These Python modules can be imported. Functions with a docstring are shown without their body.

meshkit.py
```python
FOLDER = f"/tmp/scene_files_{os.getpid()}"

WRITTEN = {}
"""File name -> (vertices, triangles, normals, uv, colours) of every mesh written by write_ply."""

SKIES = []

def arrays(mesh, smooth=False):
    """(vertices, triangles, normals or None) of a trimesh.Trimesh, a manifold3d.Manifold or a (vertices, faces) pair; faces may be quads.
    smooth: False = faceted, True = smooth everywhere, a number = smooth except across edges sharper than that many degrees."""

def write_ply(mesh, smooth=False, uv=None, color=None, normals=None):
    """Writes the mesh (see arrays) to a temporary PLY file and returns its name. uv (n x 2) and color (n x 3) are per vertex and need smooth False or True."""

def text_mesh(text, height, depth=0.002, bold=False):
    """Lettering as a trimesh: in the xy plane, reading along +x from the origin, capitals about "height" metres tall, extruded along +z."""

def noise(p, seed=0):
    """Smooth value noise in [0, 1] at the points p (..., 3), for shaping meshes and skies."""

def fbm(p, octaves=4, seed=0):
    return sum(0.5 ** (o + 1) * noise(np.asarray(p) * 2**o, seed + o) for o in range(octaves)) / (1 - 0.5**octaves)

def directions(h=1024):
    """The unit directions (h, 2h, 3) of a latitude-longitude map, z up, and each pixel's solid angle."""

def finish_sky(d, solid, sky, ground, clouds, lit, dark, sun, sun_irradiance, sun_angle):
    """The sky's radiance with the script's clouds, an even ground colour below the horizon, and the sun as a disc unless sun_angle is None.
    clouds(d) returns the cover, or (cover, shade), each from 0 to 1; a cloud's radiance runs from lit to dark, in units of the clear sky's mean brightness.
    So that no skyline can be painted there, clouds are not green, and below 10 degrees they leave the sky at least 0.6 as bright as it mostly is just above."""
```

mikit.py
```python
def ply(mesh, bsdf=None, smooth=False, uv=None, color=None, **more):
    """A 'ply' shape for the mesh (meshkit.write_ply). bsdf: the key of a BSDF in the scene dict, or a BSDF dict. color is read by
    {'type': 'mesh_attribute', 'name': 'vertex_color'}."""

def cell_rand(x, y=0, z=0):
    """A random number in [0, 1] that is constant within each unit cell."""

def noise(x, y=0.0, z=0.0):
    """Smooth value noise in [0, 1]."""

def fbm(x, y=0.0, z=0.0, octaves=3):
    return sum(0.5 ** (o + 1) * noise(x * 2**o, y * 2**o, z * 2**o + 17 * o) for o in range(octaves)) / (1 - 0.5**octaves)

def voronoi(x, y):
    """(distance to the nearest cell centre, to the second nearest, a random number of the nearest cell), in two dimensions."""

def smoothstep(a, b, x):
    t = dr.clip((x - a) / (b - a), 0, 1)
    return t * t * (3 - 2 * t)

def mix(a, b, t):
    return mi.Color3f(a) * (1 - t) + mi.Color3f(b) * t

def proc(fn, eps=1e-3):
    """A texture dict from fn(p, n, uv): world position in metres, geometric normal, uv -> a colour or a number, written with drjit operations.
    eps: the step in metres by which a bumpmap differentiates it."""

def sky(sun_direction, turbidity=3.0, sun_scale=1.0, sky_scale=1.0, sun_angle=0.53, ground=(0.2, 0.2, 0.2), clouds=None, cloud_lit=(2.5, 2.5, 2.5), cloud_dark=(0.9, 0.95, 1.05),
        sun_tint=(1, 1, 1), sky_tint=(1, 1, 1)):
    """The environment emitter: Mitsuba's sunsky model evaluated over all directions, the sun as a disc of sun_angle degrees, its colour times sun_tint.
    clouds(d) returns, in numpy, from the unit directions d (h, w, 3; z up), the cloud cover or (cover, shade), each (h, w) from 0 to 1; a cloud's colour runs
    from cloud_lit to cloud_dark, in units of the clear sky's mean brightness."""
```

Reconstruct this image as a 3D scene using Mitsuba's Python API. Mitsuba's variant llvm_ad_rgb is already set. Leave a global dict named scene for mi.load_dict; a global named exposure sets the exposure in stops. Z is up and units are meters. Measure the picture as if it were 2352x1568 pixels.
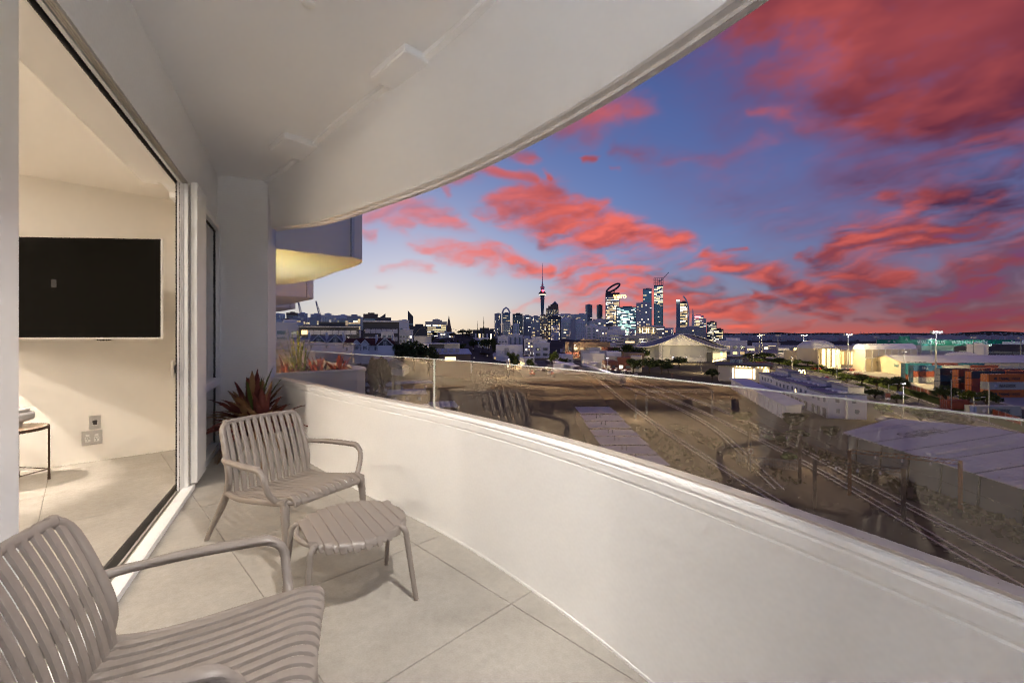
import math, random
import numpy as np, trimesh, shapely.geometry as sg, shapely.affinity as sa
import mitsuba as mi, drjit as dr
import mikit, meshkit
from mikit import fbm, noise, smoothstep, mix, voronoi, cell_rand

scene, labels = {}, {}
T = mi.ScalarTransform4f
FOCAL, HOR = 991.0, 770.0        # the photograph measured 2352 units across: focal length and horizon
exposure = 1.5
LAMP_BALCONY, LAMP_FILL, LAMP_ROOM, LAMP_SPOT, LAMP_NEXT, LAMP_FLOOR = 11.0, 225.0, 520.0, 18.0, 170.0, 95.0

# ------------------------------------------------------------------ camera
scene['camera'] = {'type': 'perspective', 'fov': math.degrees(2 * math.atan(1176 / FOCAL)), 'fov_axis': 'x', 'near_clip': 0.05, 'far_clip': 20000.0,
                   'principal_point_offset_y': 14 / 1568, 'to_world': T().look_at(origin=[0, 0, 0], target=[0, 1, 0], up=[0, 0, 1])}

# ------------------------------------------------------------------ sky: dusk, the sun just set behind the city on the left; red-lit broken cloud
STROKES = [(30.5, 34.5, 36.2, 27.9, 2.9, 1, 0.35), (36.2, 27.9, 41.7, 22.3, 3.37, 1, 0.35), (41.7, 22.3, 47.6, 18.6, 2.46, 1, 0.38), (47.6, 18.6, 51.5, 17.1, 2.25, 1, 0.45), (36.2, 31.4, 43, 25.6, 5.78, 1.2, 0.75), 
           (43, 25.6, 48.6, 21.2, 4.83, 1.2, 0.8), (47.3, 27.2, 53.2, 22.1, 5.89, 1.2, 0.5), (34.2, 34.7, 48.6, 29.6, 6.85, 1.2, 0.7), (48.1, 21.7, 51.5, 18.4, 1.86, 0.8, 0.45), (41.4, 16.4, 51.5, 13.1, 3.56, 0.42, 0.9), 
           (45.4, 10.8, 51.5, 7.5, 3.06, 0.45, 0.8), (38.3, 14.6, 43, 14.5, 2.19, 0.35, 0.8), (41.1, 12.6, 46.8, 12.8, 1.08, 0.85, 0.3), (43.9, 12.3, 48.6, 11, 1.36, 0.7, 0.5), (37.3, 9.1, 41.7, 9.6, 1.6, 0.95, 0.33), 
           (40.8, 8.7, 46.8, 9.8, 1.33, 0.95, 0.42), (45.9, 10, 51, 9.7, 1.15, 0.6, 0.6), (38, 11.2, 41.4, 11.5, 1.33, 0.6, 0.4), (42.4, 7.4, 43.9, 7, 0.67, 0.5, 0.5), (23.2, 9.5, 30.5, 7, 0.67, 0.9, 0.3), 
           (25.1, 10, 27.4, 10.1, 0.26, 0.7, 0.3), (27.9, 8, 31.8, 5.9, 0.8, 0.8, 0.5), (30.9, 6.4, 37.3, 3.7, 1.24, 1, 0.55), (36.2, 7.4, 41.4, 5.6, 1.08, 1, 0.62), (33.8, 8.6, 38.3, 7.7, 0.47, 0.8, 0.5), 
           (37.3, 3.7, 41.7, 5.2, 0.98, 0.9, 0.7), (27.9, 4.6, 34.2, 2.9, 0.59, 0.9, 0.55), (32.2, 2.7, 36.9, 1.6, 0.43, 0.8, 0.6), (42.4, 3.4, 49.9, 4.8, 1.04, 0.95, 0.8), (45.4, 4.9, 51, 6.5, 1.15, 0.9, 0.75), 
           (43, 5.1, 49.9, 5.6, 0.48, 0.7, 0.7), (43.6, 1.5, 51, 2.5, 0.86, 1, 0.85), (38.3, 1.4, 43.9, 1.5, 0.3, 0.7, 0.7), (45.9, 0.5, 51.5, 1.3, 0.61, 0.9, 0.85), (30.5, 0.7, 34.6, 1.3, 0.24, 0.6, 0.5), 
           (41.7, 9, 51, 6.5, 1.58, 0.45, 0.75), (6.6, 7.4, 12.7, 9.5, 1.71, 0.62, 0.08), (8.8, 5.7, 18.1, 7.1, 2.25, 0.8, 0.12), (12.7, 7.3, 21.2, 4.3, 1.88, 0.85, 0.15), (11.6, 4, 18.1, 2.7, 1.68, 0.8, 0.2), 
           (19.1, 6, 28.8, 2, 1.06, 1.05, 0.12), (20.2, 7, 27.9, 3.6, 0.74, 0.8, 0.55), (21.2, 3.8, 30.5, 1.4, 0.83, 0.85, 0.2), (21.2, 8, 25.1, 6.3, 0.64, 0.55, 0.6), (0.2, 3.8, 7.1, 4.6, 0.58, 0.45, 0), 
           (4.8, 1.7, 19.1, 1, 0.79, 0.6, 0.05), (21.2, 1.1, 27.9, 0.7, 0.47, 0.6, 0.1), (-0.3, 17.6, 6.6, 18.3, 1.39, 0.95, 0.2), (0.2, 16.3, 9.4, 15, 1.84, 1, 0.25), (6, 14.9, 14.9, 12.6, 1.71, 1, 0.25), 
           (12.7, 13, 20.7, 11.1, 1, 0.95, 0.22), (5.4, 12.2, 13.8, 12.4, 0.68, 0.7, 0.2), (-2.7, 15.2, 3.1, 16.8, 0.81, 0.7, 0.2), (3.7, 18.9, 12.2, 16.5, 0.92, 0.7, 0.25), (-10.6, 10.8, -3.8, 9.7, 1.03, 0.85, 0), 
           (-5.5, 10.2, 4.3, 9, 0.98, 0.85, 0.03), (-6.7, 11.1, 0.2, 10.9, 0.58, 0.6, 0), (-18.5, 14.5, -13.9, 15.9, 1.11, 0.8, 0.08), (-15.6, 14.2, -12.3, 13.3, 0.9, 0.8, 0.05), (-12.3, 15.2, -6.7, 14.3, 1.25, 0.8, 0.1), 
           (-18.7, 12.1, -16.6, 12, 0.5, 0.8, 0.1), (-8.9, 15.6, -5.8, 14.6, 0.8, 0.6, 0.1), (-0.1, 23.9, 3.4, 23.2, 0.81, 0.95, 0.3), (1.7, 23, 3.1, 22.3, 0.52, 0.8, 0.3), (10.2, 22.5, 11.9, 22.2, 0.34, 0.8, 0.3), 
           (-5, 21.2, 2.5, 19.9, 0.69, 0.85, 0.25), (0.2, 20.5, 2.8, 19.8, 0.52, 0.7, 0.2), (-10.9, 19.9, -5.5, 20.3, 0.8, 0.85, 0.25), (-6.8, 18.7, -6.4, 18, 0.46, 0.7, 0.2), (5, 20.5, 5.8, 20.2, 0.46, 0.8, 0.3), 
           (14.6, 20.8, 15.6, 20.6, 0.28, 0.5, 0.3), (-14.9, 9.1, -12, 8.5, 0.51, 0.6, 0), (-17.3, 7.1, -14.8, 7.1, 0.22, 0.5, 0), (4.8, 26.7, 13.8, 27.4, 1.94, 0.52, 0.35), (9.4, 25.1, 14.9, 26.9, 1.24, 0.45, 0.35), 
           (14.9, 23.2, 25.1, 19.2, 1.19, 0.42, 0.55), (25.1, 19.6, 31.4, 20.8, 1.02, 0.38, 0.6), (29.6, 23.7, 33.8, 22.5, 0.69, 0.6, 0.35), (32.2, 22.5, 35.4, 22.4, 0.67, 0.5, 0.4), (25.1, 17.7, 36.2, 9.7, 2.98, 0.25, 0.6)]
def clouds(d):
    az = np.degrees(np.arctan2(d[..., 0], d[..., 1])); el = np.degrees(np.arcsin(np.clip(d[..., 2], -1, 1)))
    q = np.stack([az * .13 + el * .05, el * .26, 0 * az], -1)
    n1 = meshkit.fbm(q, 5, 3); n2 = meshkit.fbm(q + 40, 5, 9)
    a = az + (n1 - .5) * 8; e = el + (n2 - .5) * 3.6
    fine = meshkit.fbm(np.stack([a * .30 + e * .35, e * 1.5 - a * .22, 0 * az], -1), 6, 21)
    under = meshkit.fbm(np.stack([a * .30 + (e + .8) * .35, (e + .8) * 1.5 - a * .22, 0 * az], -1), 6, 21)
    hi = np.clip((el - 12) / 10, 0, 1)
    soft = meshkit.fbm(np.stack([a * .16 + e * .10, e * .34, 0 * az + 2], -1), 5, 27)
    soft2 = meshkit.fbm(np.stack([a * .16 + (e + 1.6) * .10, (e + 1.6) * .34, 0 * az + 2], -1), 5, 27)
    fine = fine * (1 - hi) + soft * hi; under = under * (1 - hi) + soft2 * hi
    puff = meshkit.fbm(np.stack([az * .8, el * 1.3, 0 * az + 7], -1), 4, 5)
    cov = np.zeros_like(az); sh = np.zeros_like(az); ws = np.zeros_like(az) + 1e-6
    for a0, e0, a1, e1, w, s, k in STROKES:
        dx, dy = a1 - a0, e1 - e0
        t = np.clip(((a - a0) * dx + (e - e0) * dy) / (dx * dx + dy * dy + 1e-9), 0, 1)
        r = np.hypot(a - a0 - t * dx, (e - e0 - t * dy)) / (w * 1.3)
        f = np.exp(-r * r * .8)
        cov = np.maximum(cov, s * f) + .10 * s * f * (1 - cov)
        sh += f * f * k; ws += f * f
    g = cov + ((fine - .5) * 1.15 + (puff - .5) * .45) * np.sqrt(np.clip(cov, 0, 1))
    cover = np.clip((g - .04) / 1.12, 0, 1); cover = cover * cover * (3 - 2 * cover)
    cover = cover * np.clip(.40 + cov, 0, .93) * np.clip(.74 + (az + 10) / 60, .66, 1)
    cover = cover * (1 - .38 * np.exp(-(np.clip(el, 0, 90) / 5) ** 2) * np.clip((26 - az) / 20, 0, 1))
    # outside the mapped part of the sky the same kind of broken cloud goes on
    far = np.clip(np.clip((np.abs(az - 14) - 46) / 14, 0, 1) + np.clip((el - 38) / 10, 0, 1), 0, 1)
    wide = meshkit.fbm(np.stack([az * .05, el * .09, 0 * az + 3], -1), 5, 33)
    cover = cover * (1 - far) + far * np.clip((wide - .60) * 5, 0, .8)
    east = np.clip((az - 12) / 34, 0, 1)
    shade = sh / ws * .95 + .06 + .14 * east + ((n2 - .5) * .9 + (fine - .5) * .8 * (1 - .55 * np.clip((el - 14) / 12, 0, 1))) * (.45 + .30 * east)
    high = np.clip((el - 14) / 12, 0, 1); shade = shade + (under - fine) * (1.0 - .5 * high) + .20 * high
    shade = np.clip(shade, 0, 1); shade = (shade - .26 * high * shade ** 2 + .34 * high * (n1 - .5)).clip(0, 1) * (1 - far) + far * .45
    # a thin red-lit veil: purple away from the sunset, salmon low over the horizon
    veil = .55 * np.clip((az - 14) / 26, 0, 1) * np.clip(.62 + (n1 - .5) * 1.4, 0, 1) * (1 - far)
    shade = (shade * cover + .82 * veil * (1 - cover)) / (cover + veil * (1 - cover) + 1e-6)
    cover = cover + (1 - cover) * veil
    low = np.exp(-(np.clip(el, 0, 90) / 3.0) ** 1.5) * np.clip((az + 5) / 20, 0, 1) * .85
    low = low * (1 - .75 * cov.clip(0, 1)) * (1 - far)
    shade = shade * (1 - low) + low * (np.clip((az - 20) / 90, .0, .3) + .10)
    cover = cover + (1 - cover) * low * .9
    return cover, np.clip(shade, 0, 1)

_e, _a = math.radians(6), math.radians(-13)
SUN = [math.sin(_a) * math.cos(_e), math.cos(_a) * math.cos(_e), math.sin(_e)]
scene['sky'] = mikit.sky(SUN, turbidity=2.3, sun_scale=0.0, sky_tint=(.75, 1.0, 2.3), ground=(.05, .05, .06), clouds=clouds,
                         cloud_lit=(6.5, 1.12, .74), cloud_dark=(.46, .085, .27))
scene['sky']['sampling_weight'] = 10.0

# ------------------------------------------------------------------ helpers
def rgb(*c): return {'type': 'rgb', 'value': [float(x) for x in c]}
def numbered(name, table):
    if name not in table: return name
    k = 1
    while f'{name}_{k:03d}' in table: k += 1
    return f'{name}_{k:03d}'
_used = {}
def fresh(name):
    n = _used.get(name, -1) + 1
    _used[name] = n
    return name if n == 0 else f'{name}_{n:03d}'
def thing(name, label, cat=None, group=None, kind=None):
    k = fresh(name)
    d = {'label': label}
    if cat: d['category'] = cat
    if group: d['group'] = group
    if kind: d['kind'] = kind
    labels[k] = d
    return k
def part(parent, name, mesh, bsdf, smooth=False, label=None, stuff=False, emit=None, weight=None, **more):
    k = fresh(f'{parent}__{name}')
    s = mesh if isinstance(mesh, dict) else mikit.ply(mesh, bsdf, smooth, **more)
    if emit is not None:
        s = {**s, 'emitter': {'type': 'area', 'radiance': rgb(*emit), 'sampling_weight': 0.0 if weight is None else weight}}
    scene[k] = s
    if label or stuff:
        labels[k] = {**({'label': label} if label else {}), **({'kind': 'stuff'} if stuff else {})}
    return k
def single(name, mesh, bsdf, label, cat=None, group=None, kind=None, smooth=False, emit=None, weight=None):
    k = thing(name, label, cat, group, kind)
    s = mikit.ply(mesh, bsdf, smooth)
    if emit is not None:
        s['emitter'] = {'type': 'area', 'radiance': rgb(*emit), 'sampling_weight': 0.0 if weight is None else weight}
    scene[k] = s
    return k
def spot(u, v, depth):            # the point of the place that stands DEPTH metres ahead
    return np.array([(u - 1176) / FOCAL * depth, depth, (HOR - v) / FOCAL * depth])

BOXF = np.array([[0, 2, 3], [0, 3, 1], [4, 5, 7], [4, 7, 6], [0, 1, 5], [0, 5, 4], [2, 6, 7], [2, 7, 3], [0, 4, 6], [0, 6, 2], [1, 3, 7], [1, 7, 5]])
def join(ms):
    vs, fs, n = [], [], 0
    for m in ms:
        v, f = (np.asarray(m.vertices), np.asarray(m.faces)) if hasattr(m, 'faces') else m
        vs.append(v); fs.append(np.asarray(f) + n); n += len(v)
    return np.vstack(vs), np.vstack(fs)
def move(m, d):
    v, f = (np.asarray(m.vertices), np.asarray(m.faces)) if hasattr(m, 'faces') else m
    return v + np.asarray(d, float), f
def turn(m, ang, about=(0, 0)):
    v, f = (np.asarray(m.vertices), np.asarray(m.faces)) if hasattr(m, 'faces') else m
    c, s = math.cos(ang), math.sin(ang)
    v = v - [about[0], about[1], 0]
    return np.column_stack([v[:, 0] * c - v[:, 1] * s + about[0], v[:, 0] * s + v[:, 1] * c + about[1], v[:, 2]]), f
def box(x0, x1, y0, y1, z0, z1):
    return np.array([[x, y, z] for x in (x0, x1) for y in (y0, y1) for z in (z0, z1)], float), BOXF
def obox(c, size, ang=0.0):       # box centred in plan on c, standing on c[2]
    v, f = box(-size[0] / 2, size[0] / 2, -size[1] / 2, size[1] / 2, 0, size[2])
    return move(turn((v, f), ang), c)
def rbox(x0, x1, y0, y1, z0, z1, r=.004):   # box with bevelled edges
    P = []
    for sx, X in ((1, x0), (-1, x1)):
        for sy, Y in ((1, y0), (-1, y1)):
            for sz, Z in ((1, z0), (-1, z1)):
                P += [[X + sx * r, Y + sy * r, Z], [X + sx * r, Y, Z + sz * r], [X, Y + sy * r, Z + sz * r]]
    h = trimesh.convex.convex_hull(np.array(P))
    return np.asarray(h.vertices), np.asarray(h.faces)
def bar(a, b, w, h=None, up=(0, 0, 1)):     # straight square bar from a to b
    a, b = np.asarray(a, float), np.asarray(b, float)
    h = w if h is None else h
    t = b - a; L = np.linalg.norm(t); t = t / L
    up = np.asarray(up, float)
    if abs(t @ up) > .95: up = np.array([0, 1.0, 0]) if abs(t[1]) < .9 else np.array([1.0, 0, 0])
    s = np.cross(t, up); s /= np.linalg.norm(s); u = np.cross(s, t)
    v = np.array([a + s * sx * w / 2 + u * sz * h / 2 + t * L * k for sx in (-1, 1) for k in (0, 1) for sz in (-1, 1)])
    return v, BOXF
def tube(pts, r, sides=10, flat=1.0, closed=False, cap=True, ref=None):
    p = np.asarray(pts, float); n = len(p)
    if closed:
        t = np.roll(p, -1, 0) - np.roll(p, 1, 0)
    else:
        t = np.gradient(p, axis=0)
    t /= np.linalg.norm(t, axis=1, keepdims=True) + 1e-12
    a = np.zeros_like(t)
    r0 = np.array(ref if ref is not None else ([0, 0, 1.0] if abs(t[0, 2]) < .9 else [1.0, 0, 0]))
    for i in range(n):                       # parallel transport
        r0 = r0 - t[i] * (r0 @ t[i]); r0 /= np.linalg.norm(r0) + 1e-12; a[i] = r0
    b = np.cross(t, a)
    ang = np.arange(sides) * 2 * np.pi / sides
    R = np.broadcast_to(np.asarray(r, float), (n,))[:, None, None]
    v = p[:, None] + R * (np.cos(ang)[None, :, None] * a[:, None] * flat + np.sin(ang)[None, :, None] * b[:, None])
    v = v.reshape(-1, 3); F = []
    for i in range(n if closed else n - 1):
        j = (i + 1) % n
        for k in range(sides):
            k2 = (k + 1) % sides
            F += [[i * sides + k, i * sides + k2, j * sides + k2], [i * sides + k, j * sides + k2, j * sides + k]]
    if not closed and cap:
        for e, o in ((0, 1), (n - 1, -1)):
            c = len(v); v = np.vstack([v, p[e]])
            for k in range(sides):
                k2 = (k + 1) % sides
                F.append([c, e * sides + k2, e * sides + k] if o > 0 else [c, e * sides + k, e * sides + k2])
    return v, np.array(F)
def curve(P, n=40):                          # smooth line through the points
    from scipy.interpolate import PchipInterpolator, CubicSpline
    P = np.asarray(P, float); s = np.r_[0, np.cumsum(np.linalg.norm(np.diff(P, axis=0), axis=1))]
    return CubicSpline(s, P)(np.linspace(0, s[-1], n))
def prism(poly, z0, z1):                     # poly: shapely polygon or points
    poly = poly if hasattr(poly, 'exterior') else sg.Polygon(poly)
    m = trimesh.creation.extrude_polygon(poly, z1 - z0, engine='earcut')
    return np.asarray(m.vertices) + [0, 0, z0], np.asarray(m.faces)
def lathe(profile, n=24, c=(0, 0, 0)):       # profile: (radius, z)
    P = np.asarray(profile, float); k = len(P); a = np.arange(n) * 2 * np.pi / n
    v = np.stack([P[:, None, 0] * np.cos(a), P[:, None, 0] * np.sin(a), np.repeat(P[:, 1:2], n, 1)], -1).reshape(-1, 3) + np.asarray(c, float)
    F = []
    for i in range(k - 1):
        for j in range(n):
            j2 = (j + 1) % n
            F += [[i * n + j, i * n + j2, (i + 1) * n + j2], [i * n + j, (i + 1) * n + j2, (i + 1) * n + j]]
    return v, np.array(F)
def plan_normals(P):                         # to the right of the walking direction
    t = np.gradient(P, axis=0); t /= np.linalg.norm(t, axis=1, keepdims=True)
    return np.column_stack([-t[:, 1], t[:, 0]])
def sweep(P, prof, loop=True, side=1, caps=True, z_add=None):
    """A section (out, z) carried along the plan line P; out is measured along the outward normal times side."""
    N = plan_normals(P) * side
    prof = np.asarray(prof, float); n, k = len(P), len(prof)
    za = np.zeros(n) if z_add is None else z_add
    wt = np.ones(k) if prof.shape[1] < 3 else prof[:, 2]
    v = np.concatenate([P[:, None] + N[:, None] * prof[None, :, :1], np.broadcast_to(prof[None, :, 1:2], (n, k, 1)) + za[:, None, None] * wt[None, :, None]], -1).reshape(-1, 3)
    F = []
    for i in range(n - 1):
        for j in range(k if loop else k - 1):
            j2 = (j + 1) % k
            F += [[i * k + j, (i + 1) * k + j, (i + 1) * k + j2], [i * k + j, (i + 1) * k + j2, i * k + j2]]
    if loop and caps:
        tri = trimesh.creation.triangulate_polygon(sg.Polygon(prof[:, :2]), engine='earcut')[1]
        if tri.max() < k:
            F += tri.tolist() + (tri[:, ::-1] + (n - 1) * k).tolist()
    return v, np.array(F)
def grid_surface(fn, us, vs):
    v = np.array([[fn(a, b) for b in vs] for a in us], float); n, m = len(us), len(vs)
    i, j = np.meshgrid(np.arange(n - 1), np.arange(m - 1), indexing='ij')
    q = np.stack([i * m + j, (i + 1) * m + j, (i + 1) * m + j + 1, i * m + j + 1], -1).reshape(-1, 4)
    return v.reshape(-1, 3), np.vstack([q[:, [0, 1, 2]], q[:, [0, 2, 3]]])
def blade(P, w, up=(0, 0, 1), fold=.25):     # a leaf along the points P, widths w, slightly folded along its middle
    P = np.asarray(P, float); t = np.gradient(P, axis=0); t /= np.linalg.norm(t, axis=1, keepdims=True) + 1e-9
    s = np.cross(t, np.asarray(up, float)); s /= np.linalg.norm(s, axis=1, keepdims=True) + 1e-6
    nrm = np.cross(s, t); W = np.asarray(w)[:, None]
    v = np.stack([P - s * W / 2 + nrm * W * fold, P, P + s * W / 2 + nrm * W * fold], 1).reshape(-1, 3); F = []
    for i in range(len(P) - 1):
        for j in (0, 1):
            a = i * 3 + j; F += [[a, a + 1, a + 4], [a, a + 4, a + 3]]
    return v, np.array(F)

# ------------------------------------------------------------------ materials
def mat(name, color, rough=.6, metallic=0.0, spec=.5, two=True, **more):
    col = color if isinstance(color, dict) else rgb(*color)
    if rough is None: b = {'type': 'diffuse', 'reflectance': col}
    else: b = {'type': 'principled', 'base_color': col, 'roughness': rough, 'metallic': metallic, 'specular': spec, **more}
    scene[name] = {'type': 'twosided', 'b': b} if two else b
    return name
def plaster_col(p, n, uv):
    f = fbm(p.x * 3, p.y * 3, p.z * 3, 4); s = noise(p.x * 90, p.y * 90, p.z * 90)
    return mix((.745, .74, .725), (.80, .795, .785), f) * (.97 + .05 * s)
def plaster_h(p, n, uv):
    return fbm(p.x * 22, p.y * 22, p.z * 30, 3) * .6 + noise(p.x * 130, p.y * 130, p.z * 130) * .5 + fbm(p.x * 2.3, p.y * 2.3, p.z * 2.3, 2) * .3
scene['plaster'] = {'type': 'twosided', 'b': {'type': 'bumpmap', 'arbitrary': mikit.proc(plaster_h, eps=2e-3), 'scale': .0032, 'bsdf': {'type': 'principled', 'base_color': mikit.proc(plaster_col), 'roughness': .55, 'specular': .35}}}
mat('ceiling_paint', mikit.proc(lambda p, n, uv: mix((.765, .765, .765), (.81, .81, .81), fbm(p.x * 1.2, p.y * 1.2, p.z * 2, 4))), .75, spec=.2)
mat('room_paint', (.79, .755, .70), .8, spec=.2)
def tile_col(p, n, uv):
    a = fbm(p.x * 3.1, p.y * 3.1, 0, 4); b = fbm(p.x * 38, p.y * 38, 0, 3); c = noise(p.x * 240, p.y * 240, 0)
    st = smoothstep(.60, .72, fbm(p.x * 1.3 + 9, p.y * 1.3, 0, 4))
    return mix((.275, .252, .222), (.36, .333, .296), a) * (.86 + .18 * b + .12 * c) * (1 - .10 * st)
scene['tile_mat'] = {'type': 'twosided', 'b': {'type': 'principled', 'base_color': mikit.proc(tile_col), 'roughness': .42, 'specular': .4}}
mat('grout', (.19, .175, .155), None)
mat('white_metal', (.70, .70, .70), .35, spec=.5)
mat('track_metal', (.42, .39, .35), .35, metallic=.5)
mat('gasket', (.02, .018, .017), .6)
mat('chair_taupe', (.205, .173, .150), .40, spec=.45)
mat('brown_metal', (.055, .032, .02), .4, metallic=.4)
mat('black_gloss', (.003, .0027, .0022), .16, spec=.05)
mat('steel', (.55, .53, .5), .32, metallic=.9)
mat('chrome', (.75, .75, .76), .12, metallic=1.0)
mat('white_plastic', (.8, .79, .76), .35)
mat('travertine', mikit.proc(lambda p, n, uv: mix((.34, .24, .17), (.52, .42, .33), fbm(p.x * 14, p.y * 14, p.z * 14, 4))), .4)
mat('grey_ceramic', (.42, .41, .42), .45)
mat('curtain_cloth', (.62, .60, .57), .9, spec=.1)
mat('concrete', mikit.proc(lambda p, n, uv: mix((.26, .24, .21), (.38, .36, .33), fbm(p.x * 16, p.y * 16, p.z * 16, 4))), .85)
mat('soil', (.05, .035, .025), None)
mat('sofa_fabric', (.50, .40, .30), .9, spec=.1)
mat('dark_wood', (.05, .035, .025), .5)
mat('throw_fur', (.16, .11, .08), .95, spec=.1)
scene['balustrade_glass'] = {'type': 'thindielectric', 'int_ior': 1.95, 'ext_ior': 1.0, 'specular_reflectance': rgb(1.0, .88, .70), 'specular_transmittance': rgb(.92, .87, .79)}  # reflections tinted amber to carry the warm room light
scene['clear_glass'] = {'type': 'thindielectric', 'int_ior': 1.5, 'ext_ior': 1.0}
scene['window_glass'] = {'type': 'thindielectric', 'int_ior': 1.6, 'ext_ior': 1.0, 'specular_transmittance': rgb(.7, .72, .72)}
mat('glass_edge', (.55, .60, .56), .25, spec=.5)
def leaf(name, c0, c1, sc=6.0, trans=.5):
    scene[name] = {'type': 'principledthin', 'base_color': mikit.proc(lambda p, n, uv: mix(c0, c1, noise(p.x * sc, p.y * sc, p.z * sc))), 'roughness': .45, 'diff_trans': trans}
    return name
leaf('bromeliad_red', (.06, .018, .02), (.18, .06, .048), 9.0)
leaf('bromeliad_green', (.04, .06, .018), (.10, .12, .03), 9.0)
leaf('dry_leaf', (.16, .085, .04), (.28, .17, .09), 14.0)
leaf('pink_leaf', (.42, .085, .06), (.55, .20, .13), 12.0)
leaf('grass_leaf', (.16, .24, .03), (.36, .38, .06), 9.0)

# ================================================================== the balcony and the room behind it
FLOOR, CEIL = -1.25, 1.79
D0, CD, ND = np.array([-2.735, 3.70]), np.array([.4446, -.8957]), np.array([.8957, .4446])
def wp(s, n=0.0): return D0 + s * CD + n * ND           # plan point on the line of the glazed wall: s towards the camera, n out to the balcony
PAR = curve([(-2.80, 5.02), (-1.81, 4.06), (-1.10, 3.348), (-.494, 2.784), (.053, 2.173), (.484, 1.578), (.727, 1.155), (.914, .77), (1.04, .40), (1.13, -.1), (1.16, -.7), (1.12, -1.4), (1.0, -2.2)], 120)
PARN = plan_normals(PAR)
SARC = np.r_[0, np.cumsum(np.linalg.norm(np.diff(PAR, axis=0), axis=1))]
def par_off(d): return PAR + PARN * d
def wall_box(name_parent, name, s0, s1, n0, n1, z0, z1, m, r=0.0, **k):
    b = rbox(s0, s1, n0, n1, z0, z1, r) if r else box(s0, s1, n0, n1, z0, z1)
    v = b[0]; p = D0 + v[:, :1] * CD + v[:, 1:2] * ND
    return part(name_parent, name, (np.column_stack([p, v[:, 2]]), b[1]), m, **k)

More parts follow.
